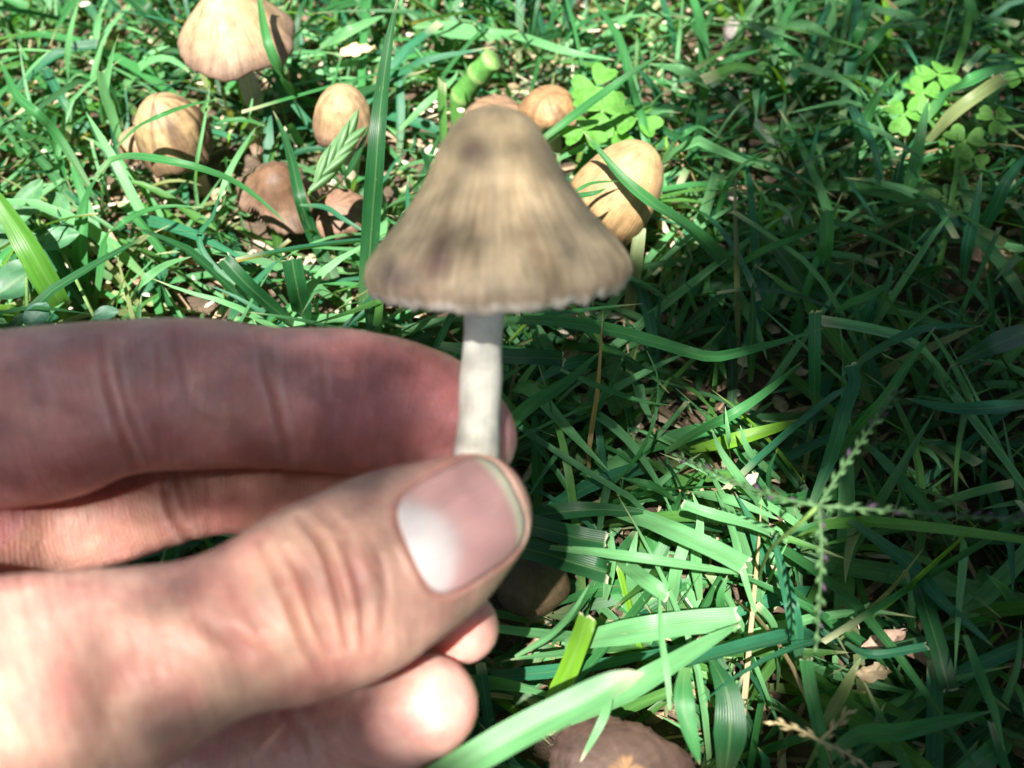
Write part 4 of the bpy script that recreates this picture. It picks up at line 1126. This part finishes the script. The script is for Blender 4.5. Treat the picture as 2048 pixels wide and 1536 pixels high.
# ------------------------------------------------------------------ seed heads
def spike_geo(P, r, colr, colb, seed, dens=11):
    rr = random.Random(seed); P = catmull(P, 26); V, F = tube(P, np.linspace(r, r * .6, 26), 6); V = list(V); C = [np.array(colr)] * len(V)
    T = norm(np.gradient(P, axis=0)); L = np.linalg.norm(np.diff(P, axis=0), axis=1).sum(); n = int(L * dens)
    for i in range(n):
        u = (i + .5) / n; j = min(24, int(u * 25)); p = P[j] + (P[j + 1] - P[j]) * (u * 25 - j); t = T[j]
        s = norm(np.cross(t, np.array([0, 0, 1.0]))); nn = np.cross(s, t); a = (i % 2) * math.pi + rr.uniform(-.7, .7)
        o = s * math.cos(a) + nn * math.sin(a); d = norm(t * .95 + o * .30); q = np.cross(d, o); b = len(V)
        ln, w = rr.uniform(.20, .27), rr.uniform(.032, .045); c0 = p + o * r * .8
        cc = np.array(colb) if rr.random() < .22 else np.array(colr) * rr.uniform(.8, 1.2)
        V.append(c0); C.append(cc)
        for k in range(4):
            ang = k * math.pi / 2; V.append(c0 + d * ln * .45 + w * (math.cos(ang) * o + math.sin(ang) * norm(q))); C.append(cc)
        V.append(c0 + d * ln); C.append(cc * .9)
        for k in range(4):
            k2 = (k + 1) % 4; F.append((b, b + 1 + k2, b + 1 + k)); F.append((b + 5, b + 1 + k, b + 1 + k2))
    return np.array(V), F, np.clip(np.array(C), 0, 1)

def seed_head(label, spikes, stem, colr, colb, r, stem_r):
    st = np.array([gp(*q) for q in stem]); P = np.array([st[-1][0], st[-1][1], 0]); root = empty('seed_head', P); tag(root, label, 'seed head')
    for i, sp in enumerate(spikes):
        V, F, C = spike_geo(np.array([gp(*q) for q in sp]), r, colr, colb, 40 + i, 8)
        obj('spike', mk_mesh('spike', V - P, F, col=C), M_SPIKE, root)
    V, F = tube(catmull(st, 14) - P, stem_r, 7); obj('stem', mk_mesh('stem', V, F, col=(.12, .20, .05)), M_SPIKE, root)
seed_head('green and purple star-shaped grass seed head over the dark grass', [
    [(1637, 1012, 8.0), (1690, 930, 8.2), (1745, 850, 8.2), (1795, 782, 8.0)], [(1637, 1012, 8.0), (1760, 1020, 8.1), (1900, 1030, 8.0), (2075, 1040, 7.6)],
    [(1637, 1012, 8.0), (1560, 995, 7.8), (1460, 960, 7.2), (1348, 908, 6.2)], [(1637, 1012, 8.0), (1643, 1090, 7.8), (1640, 1180, 7.2), (1634, 1290, 6.2)]],
    [(1637, 1012, 8.0), (1590, 1055, 7.2), (1540, 1100, 5.5), (1520, 1150, 2.5), (1515, 1180, 0)], (.05, .105, .038), (.055, .032, .055), .028, .035)
seed_head('small dry straw-coloured seed head near the bottom edge', [
    [(1640, 1482, 5.0), (1600, 1460, 5.1), (1548, 1444, 5.0)], [(1640, 1482, 5.0), (1672, 1450, 5.2), (1700, 1420, 5.2)], [(1640, 1482, 5.0), (1690, 1505, 4.8), (1730, 1530, 4.6)]],
    [(1640, 1482, 5.0), (1622, 1520, 3.0), (1600, 1560, 0)], (.36, .29, .15), (.30, .20, .12), .03, .035)

def spikelet():
    P = gp(615, 420, 0); root = empty('grass_spikelet', P); tag(root, 'plump green grass spikelet with overlapping bracts beside the tall blade', 'spikelet')
    A, B = gp(618, 385, 3.6), gp(735, 222, 4.8); ax = norm(B - A); L = np.linalg.norm(B - A); tc = norm(EYE - A); sd = norm(np.cross(ax, tc)); up = np.cross(sd, ax)
    for i in range(8):
        u = i / 7; s = (-1 if i % 2 else 1); c0 = A + ax * L * (.02 + .62 * u); d = norm(ax + sd * s * .26 + up * .10 * (1 if i % 3 else -1)); ln = L * (.42 - .08 * u)
        V, C, ST, F = [], [], [], []
        n, m = 10, 7
        for a in range(n):
            t = a / (n - 1); w = .18 * math.sin(math.pi * min(1, t * .8 + .12)) ** .8 * (1 - t ** 5)
            for k in range(m):
                x = -1 + 2 * k / (m - 1)
                V.append(c0 + d * t * ln + sd * x * w * .8 + up * (.18 * (1 - x * x) * math.sin(math.pi * (t * .85 + .1)) + .03 * i % .1)); ST.append((k / 6, t * .4, i))
                C.append(lerp((.05, .17, .06), (.26, .34, .18), (.7 if abs(x) > .75 else .12 + .3 * (k % 2))))
        for a in range(n - 1):
            for k in range(m - 1):
                b = a * m + k; F.append((b, b + 1, b + m + 1, b + m))
        obj('bract', mk_mesh('bract', np.array(V) - P, F, col=np.array(C), st=np.array(ST)), M_BROAD, root)
    V, F = tube(catmull([A + ax * .5, A, P + (A - P) * .5 + np.array([.2, 0, 0]), P], 10) - P, .05, 6)
    obj('stem', mk_mesh('stem', V, F, col=(.10, .2, .05)), M_PLAIN, root)
spikelet()

def cut_stalk():
    A, B = gp(922, 200, 1.4), gp(985, 118, 3.2); P = np.array([A[0], A[1], 0]); root = empty('cut_stalk', P)
    tag(root, 'thick cut green stalk with ringed nodes behind the cap top', 'plant stalk')
    pts = catmull([A + (0, 0, -1.2), A, (A + B) / 2 + (0, 0, .1), B], 22); r = .36 * (1 + .16 * np.exp(-((np.arange(22) - 9) / 1.2) ** 2) + .16 * np.exp(-((np.arange(22) - 16) / 1.2) ** 2))
    V, F = tube(pts - P, r, 16); C = np.tile(np.array([.07, .20, .04]), (len(V), 1)); ring = np.arange(len(V)) // 16
    C[(ring == 9) | (ring == 16)] = (.2, .3, .1); C[ring >= 21] = (.14, .26, .07)
    obj('stalk', mk_mesh('stalk', V, F, col=C), M_PLAIN, root)
cut_stalk()

# ------------------------------------------------------------------ dead leaves
def dead_leaf(label, px, py, z, s, ang, colr, k=1.6):
    c = gp(px, py, z); a = math.radians(ang); ax = math.cos(a) * RIGHT + math.sin(a) * np.array([0, .9, .2]); sd = norm(np.cross(np.array([.2, -.3, 1.0]), ax))
    V, F, C, ST = oval_leaf(c, norm(ax), sd, s * k / pxcm(c), s / pxcm(c), px * .31, colr, .5)
    rr = random.Random(px); V += np.array([[rr.uniform(-.05, .05) for _ in range(3)] for _ in V])
    o = np.array([c[0], c[1], 0]); tag(obj('dead_leaf', mk_mesh('dead_leaf', V - o, F, col=C), M_PLAIN, origin=o), label, 'dead leaf', 'dead leaves')
dead_leaf('pinkish beige curled dead leaf lit at the lower right', 1770, 1278, 2.4, 30, 20, (.40, .27, .20), 3.2)
dead_leaf('brown dead leaf strip right of the curled one', 1822, 1300, 2.0, 30, -50, (.36, .22, .15), 3)
dead_leaf('tan dead leaf edge just below the curled one', 1745, 1345, 1.8, 34, 10, (.34, .26, .16), 2)
dead_leaf('pale grey dead leaf in the gap right of the egg-shaped mushroom', 1455, 405, 1.2, 40, 80, (.42, .36, .31))
dead_leaf('whitish dead scrap under the blades right of the egg-shaped mushroom', 1580, 430, 1.2, 30, 60, (.55, .5, .45))
dead_leaf('brown curved dead leaf strip in the dark gap', 1490, 385, 1.4, 18, -50, (.36, .24, .15), 4)
dead_leaf('sunlit cream and yellow dead leaf at the top middle', 715, 103, 2.6, 28, 15, (.50, .42, .22), 2.6)
dead_leaf('greyish dead leaf at the top right of the middle', 1462, 60, 1.6, 34, 70, (.42, .36, .34), 2)
dead_leaf('beige dead leaf by the stem of the folded mushroom', 870, 300, 1.2, 26, 30, (.5, .4, .3), 1.6)
dead_leaf('bleached leaf scrap lit in the light patch', 1500, 960, 2.0, 26, 50, (.55, .48, .38), 1.6)

# ------------------------------------------------------------------ litter on the soil and the mass of the lawn
def litter():
    rr = random.Random(3); V, F, C = [], [], []
    def add(c, L, W, ang, colr, dz):
        a = np.array([math.cos(ang), math.sin(ang), dz]); b = np.array([-math.sin(ang), math.cos(ang), rr.uniform(-.3, .3)]); n = np.cross(a, b); i = len(V); h = W * .35
        for (x, y, zz) in ((-.5, 0, 0), (-.2, .5, .3), (-.2, -.5, .3), (.25, .42, .3), (.25, -.42, .3), (.5, 0, 0), (0, 0, 1.0), (0, 0, -.7)):
            V.append(c + a * x * L + b * y * W + n * zz * h + np.array([0, 0, .02])); C.append(np.array(colr) * rr.uniform(.8, 1.2))
        rim = [0, 1, 3, 5, 4, 2]
        for k in range(6):
            p, q = rim[k], rim[(k + 1) % 6]; F.append((i + q, i + p, i + 6)); F.append((i + p, i + q, i + 7))
    cols = [(.34, .25, .16), (.24, .16, .10), (.42, .33, .24), (.15, .10, .065), (.50, .42, .33), (.30, .19, .12)]
    for _ in range(9000):
        x, y = rr.uniform(-46, 46), rr.uniform(-8, 78)
        if rr.random() < .45: add(np.array([x, y, rr.uniform(.1, .9)]), rr.uniform(.8, 3.2), rr.uniform(.06, .22), rr.uniform(0, 6.3), rr.choice(cols), rr.uniform(-.2, .2))
        else: add(np.array([x, y, rr.uniform(.1, .7)]), rr.uniform(.2, .7), rr.uniform(.15, .5), rr.uniform(0, 6.3), rr.choice(cols), rr.uniform(-.2, .2))
    for (px, py, s) in [(838, 224, 22), (862, 222, 12), (872, 214, 10), (922, 222, 16), (870, 205, 9), (905, 262, 12), (820, 70, 16), (170, 10, 18), (218, 85, 12), (70, 40, 9), (575, 90, 14), (1005, 95, 16), (1230, 55, 18), (610, 58, 10), (900, 290, 14), (880, 240, 10),
                        (1795, 275, 12), (1180, 350, 9), (455, 245, 16), (1400, 80, 14), (1440, 120, 16)]:
        c = gp(px, py, 2.0); k = pxcm(c); add(c, s * 1.3 / k, s / k, rr.uniform(0, 6), (.46, .39, .30), .1)
    for _ in range(110):
        px, py = rr.uniform(0, 1500), rr.uniform(0, 620)
        c = gp(px, py, rr.uniform(.8, 1.8)); k = pxcm(c); add(c, rr.uniform(9, 26) / k, rr.uniform(5, 10) / k, rr.uniform(0, 6), rr.choice([(.42, .34, .26), (.36, .25, .17), (.5, .42, .32)]), .1)
    o = obj('plant_litter', mk_mesh('plant_litter', np.array(V), F, smooth=False, col=np.clip(np.array(C), 0, 1)), M_PLAIN)
    tag(o, 'dry straw bits and crumbs lying on the soil between the grass', 'litter', kind='stuff')
litter()

def lawn(name, N, seed, xr, yr, L, W, el, zmax, droop, label, clear=True, palette=None):
    g = np.random.default_rng(seed); n = 9
    x = g.uniform(*xr, N); y = g.uniform(*yr, N)
    # clumping: grass thins out over some pockets of bare soil
    keep = np.ones(N, bool)
    if clear:
        d = np.array([mnoise.noise((a * .22, b * .22, 9.0)) + .6 * mnoise.noise((a * .6, b * .6, 2.0)) for a, b in zip(x, y)])
        keep = d > g.uniform(-1.0, -.15, N)
        bare = [(1450, 400, 110, 50), (590, 560, 70, 60), (860, 250, 60, 60), (1400, 95, 70, 60), (360, 330, 60, 40), (1000, 1480, 60, 60), (1500, 930, 50, 40), (560, 480, 60, 40)]
        P0 = np.stack([x, y, np.full(N, .5)], 1); ok = (P0 - EYE) @ FWD > 3
        px, py, _ = pix(P0)
        for (cx, cy, a, b) in bare:
            keep &= ~(ok & (((px - cx) / a) ** 2 + ((py - cy) / b) ** 2 < 1) & (g.random(N) < .75))
    x, y = x[keep], y[keep]; N = len(x)
    az = g.uniform(0, 2 * np.pi, N); 
    ln = g.uniform(*L, N) * (1 + .5 * (g.random(N) < .12)); w = g.uniform(*W, N) * (.7 + .3 * ln / L[1]); e0 = np.radians(g.uniform(*el, N)); dr = g.uniform(*droop, N)
    P = np.zeros((N, n, 3)); P[:, 0] = np.stack([x, y, g.uniform(0, .9, N)], 1); T = np.zeros((N, n, 3))
    cv = g.normal(0, .35, N)
    for i in range(n):
        t = i / (n - 1); e = e0 - dr * t ** 1.3; a = az + cv * t
        T[:, i] = np.stack([np.cos(e) * np.cos(a), np.cos(e) * np.sin(a), np.sin(e)], 1)
        if i: P[:, i] = P[:, i - 1] + T[:, i - 1] * (ln / (n - 1))[:, None]
    P[:, :, 2] = np.maximum(P[:, :, 2], .15 + .25 * g.random((N, 1)))
    over = P[:, :, 2] > zmax; P[:, :, 2] = np.where(over, zmax + (P[:, :, 2] - zmax) * .25, P[:, :, 2])
    # keep the mushrooms in view: thin out blades that stand in front of them
    px, py, dep = pix(P.reshape(-1, 3)); px, py, dep = [q.reshape(N, n) for q in (px, py, dep)]
    bad = np.zeros(N, bool)
    for (mx, my, r, h, md) in MUSH:
        cy = my - h * .32
        ins = (((px - mx) / (r * 1.0)) ** 2 + ((py - cy) / max(r * .7, h * .60)) ** 2 < 1) & (dep < md + 1.5)
        bad |= ins.any(1)
    for (mx, my, r, md) in CLEAR: bad |= (((px - mx) ** 2 + (py - my) ** 2 < r * r) & (dep < md)).any(1)
    keep = ~bad | (g.random(N) < .04)
    P, T, ln, w, az = P[keep], T[keep], ln[keep], w[keep], az[keep]; N = len(P)
    u = np.linspace(0, 1, n); cut = g.random(N) < .12
    wf = (.5 + .5 * np.minimum(1, u / .3))[None] * np.where(cut[:, None], 1 - .15 * u, np.clip(1 - u ** 2.4, 0, 1) ** .85 + .02)
    up = np.array([0, 0, 1.0]) + g.normal(0, .45, (N, 1, 3)); s = norm(np.cross(T, up)); nn = np.cross(s, T)
    dry = g.random(N) < .03; w = np.where(dry, w * .45, w)
    hw = (w[:, None] * wf * .5)[..., None]; fold = g.uniform(.1, .5, (N, 1, 1))
    V = np.stack([P - s * hw + nn * hw * fold, P, P + s * hw + nn * hw * fold], 2)
    pal = np.array(palette or [G, D, BL, LT, (.06, .17, .035), (.045, .14, .055), Y, SG]); pr = np.array([.25, .14, .15, .25, .1, .06, .02, .03])
    c = pal[g.choice(len(pal), N, p=pr)] * g.uniform(.75, 1.25, (N, 1)); c[dry] = np.array(ST_) * g.uniform(.7, 1.2, (dry.sum(), 1))
    Cc = np.repeat(c[:, None], n, 1); Cc[:, 0] = Cc[:, 0] * .3 + np.array([.24, .24, .12]) * .7; Cc[:, 1] = Cc[:, 1] * .7 + np.array([.2, .24, .1]) * .3
    Cc[cut, -1] = (.42, .42, .26); pt = (~cut) & (g.random(N) < .5); Cc[pt, -1] = (.40, .36, .2)
    V[cut, -1, 0] += T[cut, -1] * (g.normal(0, .05, (cut.sum(), 1))); V[cut, -1, 2] += T[cut, -1] * (g.normal(0, .05, (cut.sum(), 1)))
    C = np.repeat(Cc[:, :, None], 3, 2); sd = g.random(N) * 50
    st = np.zeros((N, n, 3, 3)); st[..., 0] = np.array([0, .5, 1]); st[..., 1] = (u[None] * ln[:, None] * .12)[..., None]; st[..., 2] = sd[:, None, None]
    b = (np.arange(N) * n * 3)[:, None, None] + (np.arange(n - 1) * 3)[None, :, None] + np.arange(2)[None, None]
    F = np.stack([b, b + 1, b + 4, b + 3], -1).reshape(-1, 4)
    me = mk_mesh(name, V.reshape(-1, 3), F, col=np.clip(C.reshape(-1, 3), 0, 1), st=st.reshape(-1, 3))
    tag(obj(name, me, M_LEAF), label, 'grass', kind='stuff')
CLEAR = [(180, 500, 60, 24.6), (200, 400, 50, 25.5), (55, 420, 60, 27), (110, 470, 45, 26), (40, 560, 60, 25), (75, 625, 45, 23.5), (225, 110, 45, 30), (1420, 1000, 60, 20.5), (1215, 225, 110, 30), (1850, 185, 85, 31), (950, 160, 45, 34), (680, 300, 70, 27), (715, 100, 40, 33), (1780, 1295, 70, 19), (840, 222, 30, 33), (1945, 285, 40, 28)]
lawn('grass', 12500, 1, (-42, 42), (-6, 72), (2.4, 7.0), (.14, .46), (5, 60), 3.1, (.3, 1.4), 'dense green lawn grass with mown and pointed blades lying in all directions')
lawn('grass', 16000, 2, (-42, 42), (-6, 72), (.8, 3.0), (.10, .34), (10, 80), 2.4, (.0, 1.0), 'short fine undergrowth grass between the longer blades')
